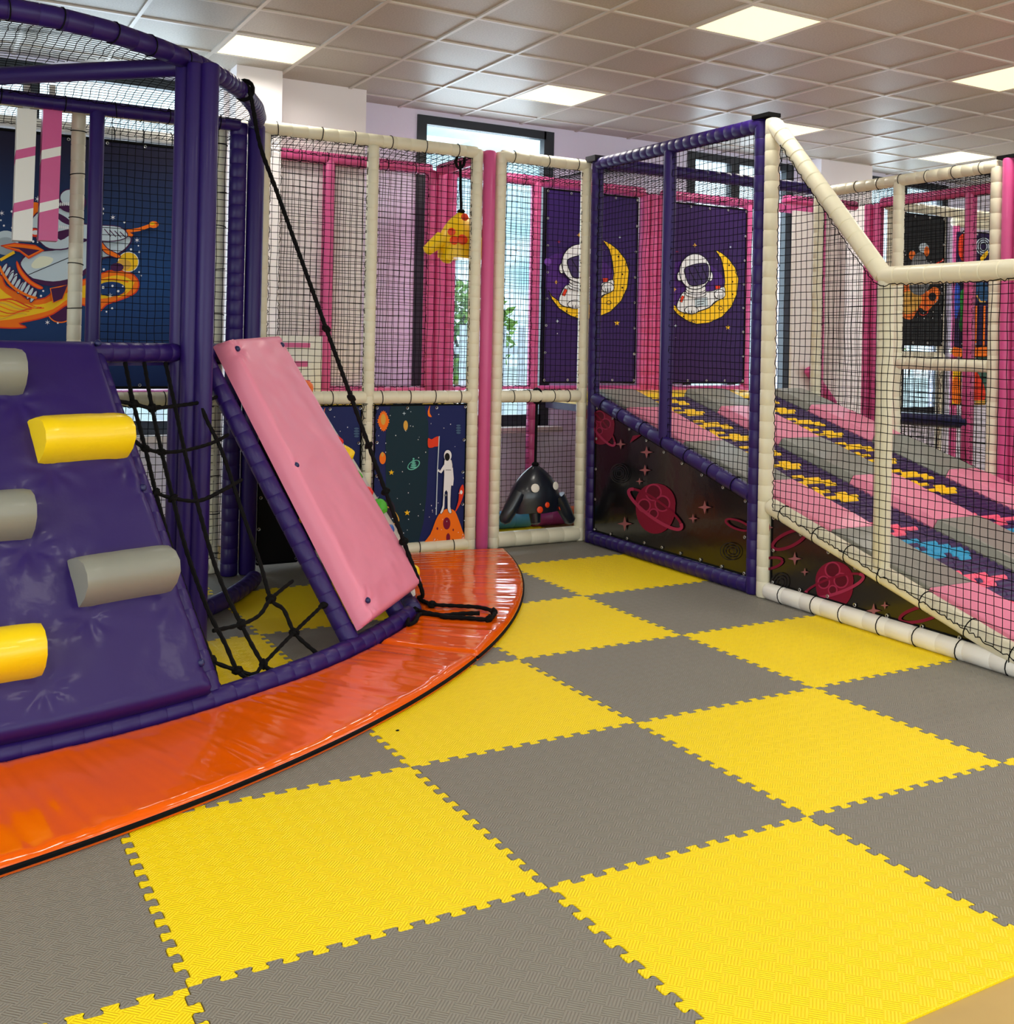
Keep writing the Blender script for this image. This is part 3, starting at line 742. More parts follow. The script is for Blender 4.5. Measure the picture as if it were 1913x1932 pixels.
vpost(2.18, YF, .0, 2.93, M_CRM, t, .09, 0, .043); vpost(3.0, YF, 0, 2.99, M_CRM, t); vpost(3.2, YF, 0, 2.99, M_CRM, t); vpost(3.965, YF, 0, 2.95, M_CRM, t, .11, 0, .043)
for a, b in ((-.6, .25), (.26, 1.12), (1.42, 2.16), (2.2, 2.98), (3.22, 3.94)): tube('mid_rail', [(a, YF, 1.145), (b, YF, 1.145)], M_CRM, t, .047, .1, .2)
for a, b in ((.3, 1.1), (1.78, 2.16), (2.2, 2.98)): tube('base_rail', [(a, YF, .047), (b, YF, .047)], M_CRM, t, .047, .12, .3)
tube('base_rail', [(3.22, YF, .06), (3.95, YF, .06)], M_CRM, t, .06, .16)
o = tube('post', [(3.1, YF-.01, 0), (3.1, YF-.01, 2.99)], M_PNK, t, .047); o['label'] = 'pink post between the two cream ones'

# pink rear frame (plane y = 5.5)
t = thing('rear_frame', 'pink padded tube frame at the back of the net cage, in front of the windows', 'play frame', (3.1, YR, 0))
for a, b in ((1.55, 3.03), (3.22, 5.16), (5.36, 6.40), (6.4, 7.3)): tube('top_rail', [(a, YR, 2.955), (b, YR, 2.955)], M_PNK, t, .047, .12, .26)
for x in (2.165, 3.03, 3.125, 3.215, 4.02, 5.17, 5.265, 5.36, 6.40): vpost(x, YR, 0, 2.95, M_PNK, t, .0 if x in (2.165, 3.125) else .13, 0, .047)
for y0, x in ((4.66, 3.09),): tube('side_rail', [(x, y0, 2.955), (x, YR-.05, 2.955)], M_PNK, t, .047)
for a, b in ((1.8, 3.0), (3.25, 4.0), (4.05, 5.15), (5.4, 6.38)): tube('mid_rail', [(a, YR, 1.14), (b, YR, 1.14)], M_PNK, t, .046, .1)
o = tube('base_rail', [(3.25, YR, .047), (6.3, YR, .047)], M_PNK, t, .047, .12)
t = thing('left_rear_frame', 'pale padded rail frame carrying the rocket banners, behind the tower cage', 'play frame', (.3, YR, 0))
tube('top_rail', [(-.75, YR, 2.965), (1.30, YR, 2.965)], M_WHT, t, .05, .25, .2)
for x in (-.7, .31, 1.28): vpost(x, YR+.03, 0, 2.93, M_WHT, t, .1, 0, .04)
tube('mid_rail', [(-.72, YR, 1.12), (1.30, YR, 1.12)], M_PNK, t, .046, .1)

# deck pads of the upper storey
def deck(name, label, lo, hi, top, side):
    t = thing(name, label, 'deck pad', ((lo[0]+hi[0])/2, (lo[1]+hi[1])/2, lo[2]))
    fn = lambda u, v: (Vector((lo[0]+(hi[0]-lo[0])*u, lo[1]+(hi[1]-lo[1])*v, lo[2])), Vector((0, 0, 1)))
    pad_mb(fn, 14, 8, hi[2]-lo[2], top, .002, (), 5, .03).build('pad', t)
    if side: mb = MB(); mb.lohi((lo[0]+.02, lo[1]+.02, lo[2]-.06), (hi[0]-.02, hi[1]-.02, lo[2]), side); mb.build('board', t, smooth=False)
deck('deck_pad', 'yellow padded deck in the cage between the striped block and the pink corner posts', (1.75, 4.68, 1.06), (2.98, 5.42, 1.15), M_YEL, M_PUR)
deck('deck_pad', 'pale padded deck just above the cage doorway', (3.25, 4.68, 1.105), (3.93, 5.42, 1.165), M_WHT, None)
deck('deck_pad', 'yellow padded deck at the top of the slide lanes', (4.08, 4.62, 1.06), (6.32, 5.42, 1.15), M_YEL, M_PUR)

# white step block with pink stripes
t = thing('striped_block', 'white padded block with three pink stripes inside the cage, behind the pink slab', 'padded block', (1.85, 5.3, 1.15))
fn = lambda u, v: (Vector((1.56+.56*u, 5.30, .95+.62*v)), Vector((0, -1, 0)))
q0, q1 = on_y(488, 632, 5.13), on_y(606, 745, 5.13)
mb = MB(); mb.lohi((q0.x, 5.13, q1.z-.02), (q1.x, 5.30, q0.z), M_WHT); mb.build('block', t)
for xa, xb, ya, yb in ((515, 585, 646, 656), (515, 580, 681, 692), (515, 585, 717, 728)):
    p, q = on_y(xa, ya, 5.126), on_y(xb, yb, 5.126); mb = MB(); mb.lohi((p.x, 5.124, q.z), (q.x, 5.132, p.z), M_PNK); o = mb.build('stripe', t, smooth=False); o['label'] = 'pink stripe'

# soft rolls on the floor at the back of the doorway
def floor_roll(label, x0, x1, m, dots=False):
    mb = MB(); tube_mb(mb, [(x0, 5.32, .075), (x1, 5.32, .075)], m, .075, .18)
    if dots:
        for k in range(3):
            for z in (.04, .10): mb.ell((x0+.05+.09*k, 5.25, z), (.02, .006, .02), M_WHT, None, 10, 6)
    tag(mb.build('foam_roll'), label, 'foam roll', 'foam rolls at the back of the doorway')
floor_roll('teal foam roll lying on the floor behind the doorway', 3.26, 3.92, mat('teal_vinyl', (60, 130, 170), .4)); floor_roll('purple-pink foam roll lying right of the teal one', 3.93, 4.28, mat('plum_vinyl', (150, 50, 120), .4))
floor_roll('orange foam roll with white dots at the right of the doorway', 4.30, 4.62, mat('coral_vinyl', (240, 120, 70), .4), True)

# hanging spotted toys
M_RED = mat('red_spot', (236, 66, 14), .4); M_DKT = mat('dark_navy_vinyl', (18, 26, 40), .3, .3, .08, 14)
def cap_toy(name, label, top, w, h, y, m, spots, legs, strap_top, strap_m):
    t = thing(name, label, 'hanging toy', tuple(top)); mb = MB(); prof = []
    NV, NU = 10, 20; rows = []
    for j in range(NV+1):
        s = j/NV; rr = w*(math.sin(min(s*1.35, 1)*PI/2)**.75)*(1-.05*s) if s > 0 else .012; z = top.z-h*s
        rows.append(mb.add([(top.x+rr*math.cos(2*PI*i/NU)+.01*noise.noise(Vector((i, j, 1))), y+rr*.62*math.sin(2*PI*i/NU), z-.02*noise.noise(Vector((i*.7, j*.4, 5)))*s) for i in range(NU)]))
    for j in range(NV):
        for i in range(NU): mb.face((rows[j]+i, rows[j+1]+i, rows[j+1]+(i+1) % NU, rows[j]+(i+1) % NU), m)
    mb.face([rows[0]+i for i in range(NU)], m); mb.face([rows[-1]+i for i in range(NU)][::-1], m); mb.build('body', t)
    for (x0, z0, x1, z1, r) in legs:
        g = MB(); a, b = Vector((x0, y-.03, z0)), Vector((x1, y-.05, z1)); g.sweep([a, a.lerp(b, .5), a.lerp(b, .9), b], [r*1.15, r, r*.85, r*.4], 10, m); g.build('arm', t)
    for (x, z, r, sm) in spots:
        g = MB(); dx = (x-top.x)/w; yy = y-.62*w*math.sqrt(max(.05, 1-dx*dx)); n = Vector((dx*.6, -1, .15)).normalized(); ax = n.orthogonal().normalized()
        g.ell((x, yy-.002, z), (r, r, .006), sm, (ax, n.cross(ax), n), 14, 6); o = g.build('spot', t)
    g = MB(); g.sweep([(strap_top.x, y, strap_top.z), (top.x, y, top.z-.01)], [.012, .012], 6, strap_m); g.ell(top, (.03, .03, .02), M_BLK, None, 10, 6); g.torus(strap_top, (1, .2, 0), .055, .012, M_BLK, 14, 6); o = g.build('strap', t); o['label'] = 'dark hanging strap'
Yy = 4.82
p = lambda x, y: on_y(x, y, Yy)
cap_toy('spotted_toy', 'yellow hanging toy with red spots inside the net cage, beside the cream post', p(870, 399), .19, .36, Yy, mat('toy_yellow', (250, 206, 10), .4, .1, .08),
        [(p(x, y).x, p(x, y).z, r, M_RED) for x, y, r in ((864, 412, .030), (842, 439, .030), (846, 455, .034), (860, 454, .040), (883, 440, .036))],
        [(p(830, 450).x, p(830, 450).z, p(798, 476).x, p(798, 476).z, .05), (p(848, 465).x, p(848, 465).z, p(834, 495).x, p(834, 495).z, .055)], Vector((p(868, 318).x, Yy, 2.93)), M_BLK)
Yy = 4.62
cap_toy('spotted_toy', 'dark navy hanging toy with white and orange spots in the cage doorway', p(1010, 876), .22, .36, Yy, M_DKT,
        [(p(x, y).x, p(x, y).z, r, sm) for x, y, r, sm in ((994, 917, .034, M_WHT), (1034, 913, .032, M_WHT), (1002, 957, .026, M_RED), (1016, 948, .022, M_RED), (1050, 955, .024, M_RED))],
        [(p(975, 930).x, p(975, 930).z, p(943, 985).x, p(943, 985).z, .055), (p(1048, 935).x, p(1048, 935).z, p(1072, 985).x, p(1072, 985).z, .055), (p(1004, 955).x, p(1004, 955).z, p(1005, 988).x, p(1005, 988).z, .045)], Vector((p(1013, 745).x, Yy, 1.145)), M_BLK)

# hanging punch pads in the tower cage
def punch(label, px, m1, m2, xb):
    a, b = on_y(px, 208, 4.5), on_y(xb, 455, 4.5)
    t = thing('punch_pad', label, 'punch pad', tuple(a), 'hanging punch pads'); mb = MB(); w = .052
    cut = [0, .30, .37, .70, .77, 1]; cols = [m1, m2, m1, m2, m1]
    for k in range(5):
        q = a.lerp(b, cut[k]); r_ = a.lerp(b, cut[k+1]); sl = .035
        def ringp(c, e): return [c+Vector((-w, -w, -sl*.5*e)), c+Vector((w, -w, sl*.5*e)), c+Vector((w, w, sl*1.2*e)), c+Vector((-w, w, -sl*1.2*e))]
        P, Q = ringp(q, 0 if k == 0 else 1), ringp(r_, 0 if k == 4 else 1); i = mb.add(P+Q)
        for s in range(4): mb.face((i+4+s, i+4+(s+1) % 4, i+(s+1) % 4, i+s), cols[k])
        if k == 0: mb.face((i, i+1, i+2, i+3), m1)
        if k == 4: mb.face((i+7, i+6, i+5, i+4), m1)
    mb.build('pad', t, smooth=False); g = MB(); g.box((a.x+.0, a.y, a.z+.07), (.035, .008, .16), M_WHT); o = g.build('strap', t, smooth=False); o['label'] = 'white webbing strap'
punch('white hanging punch pad with pink diagonal bands, leftmost in the tower cage', 50, M_WHT, M_PNK, 41)
punch('pink hanging punch pad with white diagonal bands beside the white one', 98, M_PNK, M_WHT, 89)

# ================================================================== printed banners
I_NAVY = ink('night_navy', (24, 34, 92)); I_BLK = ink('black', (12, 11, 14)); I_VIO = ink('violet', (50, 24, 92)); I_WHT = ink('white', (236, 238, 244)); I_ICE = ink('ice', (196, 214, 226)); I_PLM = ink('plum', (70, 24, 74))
I_YEL = ink('yellow', (250, 200, 30)); I_ORG = ink('orange', (250, 120, 20)); I_RED = ink('red', (226, 60, 30)); I_CRI = ink('crimson', (124, 14, 50)); I_CRL = ink('crimson_light', (160, 44, 84)); I_OUT = ink('outline', (24, 20, 34))
I_TEA = ink('teal', (110, 200, 180)); I_DTE = ink('deep_teal', (14, 44, 58)); I_GLD = ink('gold', (222, 170, 70)); I_VIS = ink('visor', (62, 46, 96)); I_GRN = ink('green', (40, 150, 60)); I_BLU = ink('blue', (50, 90, 200)); I_GRYD = ink('grey', (120, 124, 130)); I_DUN = ink('dark_plum', (44, 34, 52)); I_LIL = ink('lilac', (110, 60, 160)); I_BRN = ink('dark_brown', (40, 24, 14))

def banner(label, corners, normal, base, proj, draw, hem_w=.014, group=None, step=.24, base_fn=None):
    t = thing('banner', label, 'banner', tuple(Vector(corners[0])), group); mb = MB(); sheet(mb, corners, normal, base); a = Art(mb, proj, normal); draw(a)
    mb.build('print', t, smooth=False)
    mb = MB(); hem(mb, corners, normal, hem_w); mb.build('hem', t)
    eyelets(corners, normal, step, t)
    return t

def ink_gradient(name, stops, z0, z1):
    m = mat(name, (20, 20, 60), .55, 0, 0, 14, .22); n = m.node_tree; b = n.nodes['Principled BSDF']; t = n.nodes.new('ShaderNodeTexCoord'); s = n.nodes.new('ShaderNodeSeparateXYZ'); r = n.nodes.new('ShaderNodeMapRange'); c = n.nodes.new('ShaderNodeValToRGB')
    r.inputs['From Min'].default_value = z0; r.inputs['From Max'].default_value = z1
    for i, (p, col) in enumerate(stops):
        e = c.color_ramp.elements[i] if i < 2 else c.color_ramp.elements.new(p); e.position = p; e.color = lin(col)
    n.links.new(t.outputs['Object'], s.inputs[0]); n.links.new(s.outputs['Z'], r.inputs['Value']); n.links.new(r.outputs[0], c.inputs[0]); n.links.new(c.outputs[0], b.inputs['Base Color']); return m
I_GRAD = ink_gradient('print_night_sky', [(0, (18, 40, 92)), (.45, (24, 66, 122)), (.95, (26, 24, 52))], 1.2, 2.9)   # the printed sky runs from blue to near black
# two moon banners
def moon_art(a):
    c = lambda L: L
    a.poly([(1010+X/4.955, 350+Y/4.955) for X, Y in smoothed([(105, 700), (300, 620), (600, 680), (760, 900), (620, 1150), (300, 1120), (105, 980)])], ink('violet_glow', (72, 32, 116)))
    Z = lambda L: [(1010+X/4.955, 350+Y/4.955) for X, Y in L]
    S = lambda v: v/4.955
    out = [(120, 980), (150, 1060), (220, 1150), (330, 1220), (430, 1252), (560, 1240), (700, 1180), (800, 1080), (860, 950), (876, 800), (840, 690), (770, 600), (700, 545), (630, 515)]
    inn = [(690, 600), (720, 720), (730, 830), (715, 930), (660, 1010), (560, 1090), (440, 1130), (330, 1130), (220, 1080), (150, 1030)]
    a.shape(Z(out+inn), I_YEL, I_OUT, S(9))
    for x, y, r in ((685, 1095, 22), (390, 1235, 22), (860, 735, 20)): a.ring(*Z([(x, y)])[0], S(r), S(r*.8), S(6), I_OUT)
    for x, y in ((775, 665), (810, 830), (810, 955), (290, 1175)): a.ell(*Z([(x, y)])[0], S(9), S(9), I_BRN)
    a.shape(Z(smoothed([(215, 1085), (262, 960), (320, 925), (560, 925), (640, 905), (720, 880), (728, 950), (690, 1000), (620, 1030), (560, 1085), (430, 1125), (300, 1140)], 3)), I_WHT, I_OUT, S(8))
    a.shape(Z([(245, 1025), (270, 965), (296, 975), (272, 1035)]), I_RED, I_OUT, S(5)); a.shape(Z([(625, 865), (678, 865), (676, 900), (630, 905)]), I_RED, I_OUT, S(5))
    a.shape(Z([(405, 1000), (540, 985), (545, 1070), (410, 1085)]), I_ICE, I_OUT, S(6)); a.line(Z([(430, 1030), (510, 1022)]), S(7), I_OUT); a.line(Z([(432, 1055), (500, 1048)]), S(7), I_OUT)
    for x, y, rx, ry in ((370, 1112, 72, 40), (672, 955, 58, 48)):
        a.ell(*Z([(x, y)])[0], S(rx), S(ry), I_WHT); a.ring(*Z([(x, y)])[0], S(rx), S(ry), S(7), I_OUT)
        for k in (-.35, 0, .35): a.line(Z([(x+rx*k, y+ry*.1), (x+rx*k*1.1, y+ry*.85)]), S(6), I_OUT)
    for k, yy in enumerate((945, 920, 898)): a.ell(*Z([(415, yy)])[0], S(112-k*4), S(40), I_WHT); a.ring(*Z([(415, yy)])[0], S(112-k*4), S(40), S(6), I_OUT, a0=0, a1=180)
    for x in (240, 568): a.ell(*Z([(x, 775)])[0], S(26), S(48), I_WHT); a.ring(*Z([(x, 775)])[0], S(26), S(48), S(7), I_OUT)
    a.ell(*Z([(405, 728)])[0], S(166), S(178), I_WHT, n=40); a.ring(*Z([(405, 728)])[0], S(166), S(178), S(9), I_OUT, n=40)
    a.shape(Z(smoothed([(290, 700), (380, 660), (480, 645), (540, 660), (548, 760), (520, 835), (440, 862), (350, 862), (310, 790)], 3)), I_VIS, I_OUT, S(9))
    for k in range(3): a.line(Z([(330+k*70, 690-k*14), (420+k*62, 845-k*10)]), S(9), I_OUT)
    for x, y, r, m in ((400, 465, 24, I_GLD), (185, 905, 22, I_GLD), (752, 1285, 28, I_YEL), (210, 527, 17, I_CRL), (195, 1268, 17, I_ICE), (778, 485, 13, I_ICE), (195, 1384, 7, I_WHT), (634, 606, 5, I_WHT), (845, 1150, 10, I_LIL)): a.star(*Z([(x, y)])[0], S(r), m, 5 if r == 28 else 4, .38)
    a.ell(*Z([(105, 714)])[0], S(32), S(36), I_LIL)
def rect(x0, x1, z0, z1, Y): return [Vector((x0, Y, z0)), Vector((x1, Y, z0)), Vector((x1, Y, z1)), Vector((x0, Y, z1))]
YB = YR-.062
banner('purple moon banner with a resting cartoon astronaut, left of the pink double post', rect(4.09, 5.05, 1.215, 2.89, YB), (0, -1, 0), I_VIO, lambda x, y: on_y(x, y, YB), moon_art, group='moon banners')
DX = on_y(1313, 500, YB).x-on_y(1010+405/4.955, 350+728/4.955, YB).x
DZ = on_y(1240+325/4.71, 330+860/4.71, YB).z-on_y(1010+405/4.955, 350+728/4.955, YB).z
banner('purple moon banner with a resting cartoon astronaut, right of the pink double post', rect(5.42, 6.33, 1.21, 2.885, YB), (0, -1, 0), ink('violet_dark', (50, 24, 82)), lambda x, y: on_y(x, y, YB)+Vector((DX-.02, 0, DZ)), moon_art, group='moon banners')

# rocket banner behind the tower
def rocket_art(a):
    Z = lambda L: [(X/5.627, 340+Y/5.627) for X, Y in L]; S = lambda v: v/5.627; P1 = lambda x, y: Z([(x, y)])[0]
    a.ell(*P1(60, 660), S(135), S(125), I_ICE); a.ell(*P1(60, 700), S(120), S(95), ink('moon_grey', (160, 176, 188)))
    a.ell(*P1(372, 312), S(82), S(78), I_ORG)
    a.ell(*P1(640, 1400), S(130), S(110), I_PLM); a.ring(*P1(640, 1400), S(130), S(110), S(12), I_ORG)
    fl = smoothed([(-700, 1050), (-200, 980), (0, 1000), (60, 1120), (200, 1200), (300, 1265), (480, 1250), (600, 1150), (760, 1100), (1030, 1010), (1200, 955), (1380, 985), (1470, 1080), (1440, 1190), (1300, 1260), (1130, 1320), (1040, 1400), (900, 1330), (740, 1310), (560, 1420), (400, 1475), (200, 1520), (285, 1562), (100, 1570), (-100, 1560), (-500, 1560)], 3)
    a.shape(Z(fl), I_ORG, I_RED, S(14))
    a.poly(Z(smoothed([(-600, 1180), (-100, 1110), (60, 1200), (250, 1310), (480, 1310), (700, 1200), (1040, 1060), (1250, 1010), (1390, 1060), (1400, 1140), (1250, 1220), (1060, 1260), (760, 1250), (560, 1370), (300, 1440), (0, 1490), (-400, 1470)], 3)), I_YEL)
    for k in range(8):
        y = 1215+k*34; a.line(Z([(-150+i*44+k*18, y+26*math.sin(i*.62+k*1.1)+i*(9-k*1.6)) for i in range(15-k)]), S(15-k), (I_ORG, I_RED, I_ORG, I_GLD)[k % 4])
    a.line(Z([(880+i*40, 1110-60*math.sin(i*.22)) for i in range(13)]), S(14), I_ORG); a.line(Z([(1250, 1240), (1330, 1205), (1390, 1150), (1420, 1080)]), S(14), I_YEL)
    a.ell(*P1(1180, 1155), S(150), S(78), ink('night_blue', (22, 56, 112)))
    a.ell(*P1(1360, 868), S(108), S(104), I_YEL); a.ring(*P1(1360, 868), S(108), S(104), S(7), I_WHT); a.ell(*P1(1310, 900), S(80), S(58), I_GLD); a.ell(*P1(1240, 925), S(70), S(45), I_PLM)
    body = smoothed([(215, 870), (330, 765), (560, 742), (780, 690), (1050, 590), (1270, 525), (1392, 620), (1330, 730), (1210, 800), (1050, 850), (790, 1060), (520, 1112), (340, 1045), (250, 960)], 3)
    a.shape(Z(body), I_ICE, I_PLM, S(16)); a.poly(Z(smoothed([(340, 1040), (560, 1075), (790, 1020), (1050, 820), (1050, 850), (800, 1080), (520, 1125), (330, 1060)], 3)), I_PLM)
    a.poly(Z(smoothed([(330, 900), (420, 810), (560, 830), (520, 900), (380, 940)], 3)), ink('pale_cream', (232, 236, 214)))
    a.line(Z([(300, 1005), (500, 920), (760, 810)]), S(8), I_OUT)
    for q, (x, y) in enumerate(((95, 985), (165, 1075), (300, 1165))):
        for k in range(4): cx, cy = x-55+k*36, y-40+k*34+q*4; a.ell(cx/5.627, 340+cy/5.627, S(22), S(70), I_ICE, 28); a.ring(cx/5.627, 340+cy/5.627, S(22), S(70), S(9), I_PLM, 28)
    a.line(Z(smoothed([(10, 920), (70, 1060), (170, 1160), (330, 1240), (360, 1210)])[:16]), S(28), I_ORG)
    a.shape(Z(smoothed([(175, 860), (230, 960), (330, 1070), (450, 1140), (400, 1150), (270, 1070), (190, 960)], 3)), I_ORG, I_RED, S(10))
    a.shape(Z([(1310, 520), (1420, 580), (1390, 610), (1300, 580)]), I_ORG, I_PLM, S(8)); a.line(Z([(1340, 545), (1470, 525), (1600, 480)]), S(36), I_ORG); a.ell(*P1(1625, 474), S(52), S(36), I_ORG); a.ell(*P1(1610, 464), S(28), S(18), I_YEL)
    a.shape(Z(smoothed([(1045, 610), (1130, 720), (1270, 800), (1240, 830), (1120, 780), (1045, 690)], 3)), I_ORG, I_PLM, S(9))
    a.shape(Z([(5, 700), (150, 672), (370, 695), (462, 745), (300, 832), (210, 760), (60, 720)]), I_ORG, I_RED, S(12)); a.poly(Z([(60, 705), (200, 735), (300, 805), (420, 745), (240, 720)]), I_PLM)
    a.shape(Z([(530, 1150), (560, 1302), (660, 1262), (720, 1110), (640, 1130)]), I_PLM, I_ORG, S(12))
    a.line(Z([(0, 850), (150, 765)]), S(32), I_YEL)
    # rider: suit, arms, helmet and gloves
    a.shape(Z(smoothed([(330, 430), (420, 330), (560, 300), (760, 310), (830, 430), (820, 640), (700, 730), (520, 730), (420, 660), (330, 560)], 3)), I_ICE, I_PLM, S(14))
    a.poly(Z(smoothed([(600, 350), (700, 400), (780, 480), (700, 470), (620, 420)], 3)), I_PLM); a.poly(Z(smoothed([(590, 560), (720, 520), (790, 470), (760, 560), (640, 640)], 3)), I_PLM)
    a.shape(Z(smoothed([(320, 520), (400, 520), (420, 600), (330, 600)], 3)), I_RED, I_PLM, S(8)); a.ell(*P1(372, 558), S(40), S(24), I_WHT)
    a.shape(Z(smoothed([(760, 440), (900, 470), (1050, 480), (1270, 500), (1350, 600), (1200, 650), (1000, 640), (820, 600)], 3)), I_ICE, I_PLM, S(10))
    for k in range(4): a.line(Z([(1100+k*55, 520+k*10), (1170+k*55, 600+k*6)]), S(9), I_PLM)
    a.ell(*P1(760, 240), S(150), S(110), I_PLM); a.ell(*P1(740, 190), S(110), S(90), I_ICE); a.ring(*P1(740, 190), S(110), S(90), S(12), I_PLM); a.ell(*P1(800, 230), S(60), S(52), ink('rose', (226, 120, 90)))
    for k in range(9): a.ell(*P1(620+k*20, 255+abs(k-4)*1.5), S(7), S(20), I_WHT)
    for k in range(8): a.ell(*P1(606+k*20, 495+k*3), S(7), S(18), I_WHT)
    for x, y, r in ((395, 205, 34), (15, 355, 32), (1190, 400, 30), (1445, 640, 30), (1160, 1225, 30), (497, 1510, 30)): a.star(*P1(x, y), S(r), I_WHT, 6, .25)
    for x, y, r in ((120, 337, 12), (37, 487, 11), (122, 510, 10), (5, 430, 9), (1083, 310, 14), (1082, 360, 12), (1072, 420, 7), (1310, 452, 11), (1380, 738, 12), (1467, 765, 11), (1458, 700, 8), (1092, 950, 12), (1085, 1140, 15), (1184, 1124, 12), (1245, 1180, 13), (1293, 1130, 9), (1180, 1362, 12), (1120, 1397, 9), (1465, 978, 9), (1486, 1016, 9), (606, 1516, 10), (345, 655, 13), (392, 664, 8), (452, 1178, 11), (428, 1230, 12)): a.ell(*P1(x, y), S(r), S(r), I_WHT, n=10)
banner('dark blue banner with a rider on a flaming rocket, behind the tower cage', rect(-.72, 1.06, 1.18, 2.905, YB), (0, -1, 0), I_GRAD, lambda x, y: on_y(x, y, YB), rocket_art, .02)

# space banners under the deck (front plane)
YS = YF-.0
def space_art(a, ox=0.0):
    Z = lambda L: [(560+X/4.7825+ox, 740+Y/4.7825) for X, Y in L]; S = lambda v: v/4.7825; P1 = lambda x, y: Z([(x, y)])[0]
    a.poly(Z(smoothed([(850, 120), (1150, 120), (1180, 700), (1100, 1340), (860, 1350), (800, 700)], 3)), I_DTE)
    a.star(*P1(780, 260), S(58), I_ORG, 14, .80); a.ell(*P1(780, 260), S(40), S(76), I_YEL if False else I_ORG)
    pts = []
    for i in range(36): q = 1.0 if i % 2 == 0 else .84; an = 2*PI*i/36; pts.append((780+46*q*math.sin(an), 260-98*q*math.cos(an)))
    a.poly(Z(pts), I_ORG); a.ell(*P1(778, 245), S(22), S(50), I_GLD)
    a.shape(Z(smoothed([(1200, 120), (1180, 170), (1185, 215), (1215, 222), (1198, 190), (1196, 150)], 3)), I_ORG)
    a.ell(*P1(980, 300), S(20), S(45), I_GLD); a.ell(*P1(772, 595), S(29), S(54), I_ORG); a.ell(*P1(770, 560), S(12), S(22), I_GLD)
    for k in range(4): a.ell(*P1(1455, 300+k*22), S(24-abs(k-1.5)*3), S(9), ink('slate', (70, 96, 130)))
    for k in range(5): a.ell(*P1(1050, 600+k*19), S(8+k*6), S(8), I_TEA)
    a.ring(*P1(1050, 655), S(58), S(34), S(9), I_TEA, -32, a0=-20, a1=200); a.ring(*P1(1050, 655), S(58), S(34), S(6), I_TEA, -32)
    a.ell(*P1(810, 1060), S(75), S(95), I_DUN); a.ring(*P1(830, 1105), S(105), S(52), S(10), I_GLD, 42)
    a.shape(Z(smoothed([(1180, 415), (1210, 425), (1240, 408), (1276, 400), (1274, 480), (1240, 490), (1210, 500), (1180, 492)], 3)), I_RED); a.line(Z([(1280, 395), (1264, 700), (1252, 1105)]), S(8), I_ICE)
    a.poly(Z(smoothed([(1290, 1085), (1350, 1050), (1410, 1062), (1440, 1110), (1490, 1250), (1515, 1352), (1330, 1372), (1130, 1390), (1200, 1280), (1250, 1150)], 3)), I_ORG)
    for x, y, rx, ry in ((1347, 1182, 33, 55), (1360, 1310, 18, 40), (1285, 1360, 34, 22), (1262, 1228, 8, 12), (1405, 1240, 6, 12)): a.ell(*P1(x, y), S(rx), S(ry), I_CRI)
    a.shape(Z(smoothed([(1325, 610), (1390, 610), (1398, 700), (1392, 790), (1385, 880), (1380, 1030), (1392, 1080), (1370, 1090), (1352, 1040), (1352, 900), (1330, 900), (1326, 1040), (1298, 1095), (1286, 1082), (1308, 1020), (1316, 860), (1322, 740)], 2)), I_WHT, I_OUT, S(4))
    a.line(Z([(1330, 660), (1290, 720), (1268, 700)]), S(24), I_WHT); a.line(Z([(1392, 680), (1400, 780), (1394, 840)]), S(18), I_WHT); a.ell(*P1(1355, 570), S(34), S(50), I_WHT); a.ell(*P1(1350, 582), S(23), S(36), I_BLK); a.line(Z([(1335, 700), (1385, 700)]), S(6), I_GRYD); a.line(Z([(1322, 930), (1345, 925)]), S(16), I_GRYD)
    a.shape(Z(smoothed([(1490, 830), (1500, 900), (1470, 1000), (1420, 1080), (1450, 980), (1460, 880)], 3)), I_RED); a.ell(*P1(1475, 900), S(12), S(18), I_WHT); a.star(*P1(988, 1085), S(28), I_YEL, 5, .42); a.star(*P1(846, 722), S(26), I_YEL, 5, .42); a.star(*P1(960, 190), S(18), I_ICE, 4, .3)
    rnd = random.Random(5)
    for k in range(60): a.ell(*P1(rnd.uniform(720, 1500), rnd.uniform(130, 1330)), S(rnd.uniform(2, 5)), S(rnd.uniform(3, 6)), I_WHT, n=7)
t = banner('dark space banner with a sun, planets and a standing cartoon astronaut, below the cage deck', rect(2.235, 2.955, .085, 1.088, YS), (0, -1, 0), I_NAVY, lambda x, y: on_y(x, y, YS), space_art, .012, 'space banners')
DX2 = on_y(690, 800, YS).x-on_y(883, 800, YS).x
banner('dark space banner partly hidden by the pink slide slab', rect(1.45, 2.135, .085, 1.088, YS), (0, -1, 0), I_NAVY, lambda x, y: on_y(x, y, YS)+Vector((DX2*.985, 0, -.005)), space_art, .012, 'space banners')

banner('added black sheet with steel eyelets for the shade under the tower deck, left of the pink slab', rect(1.39, 1.66, .05, 1.12, 4.50), (0, -1, 0), I_BLK, lambda x, y: on_y(x, y, 4.5), lambda a: None, .012, None, .2)  # added sheet, stands in for the deep shade on the navy space banner

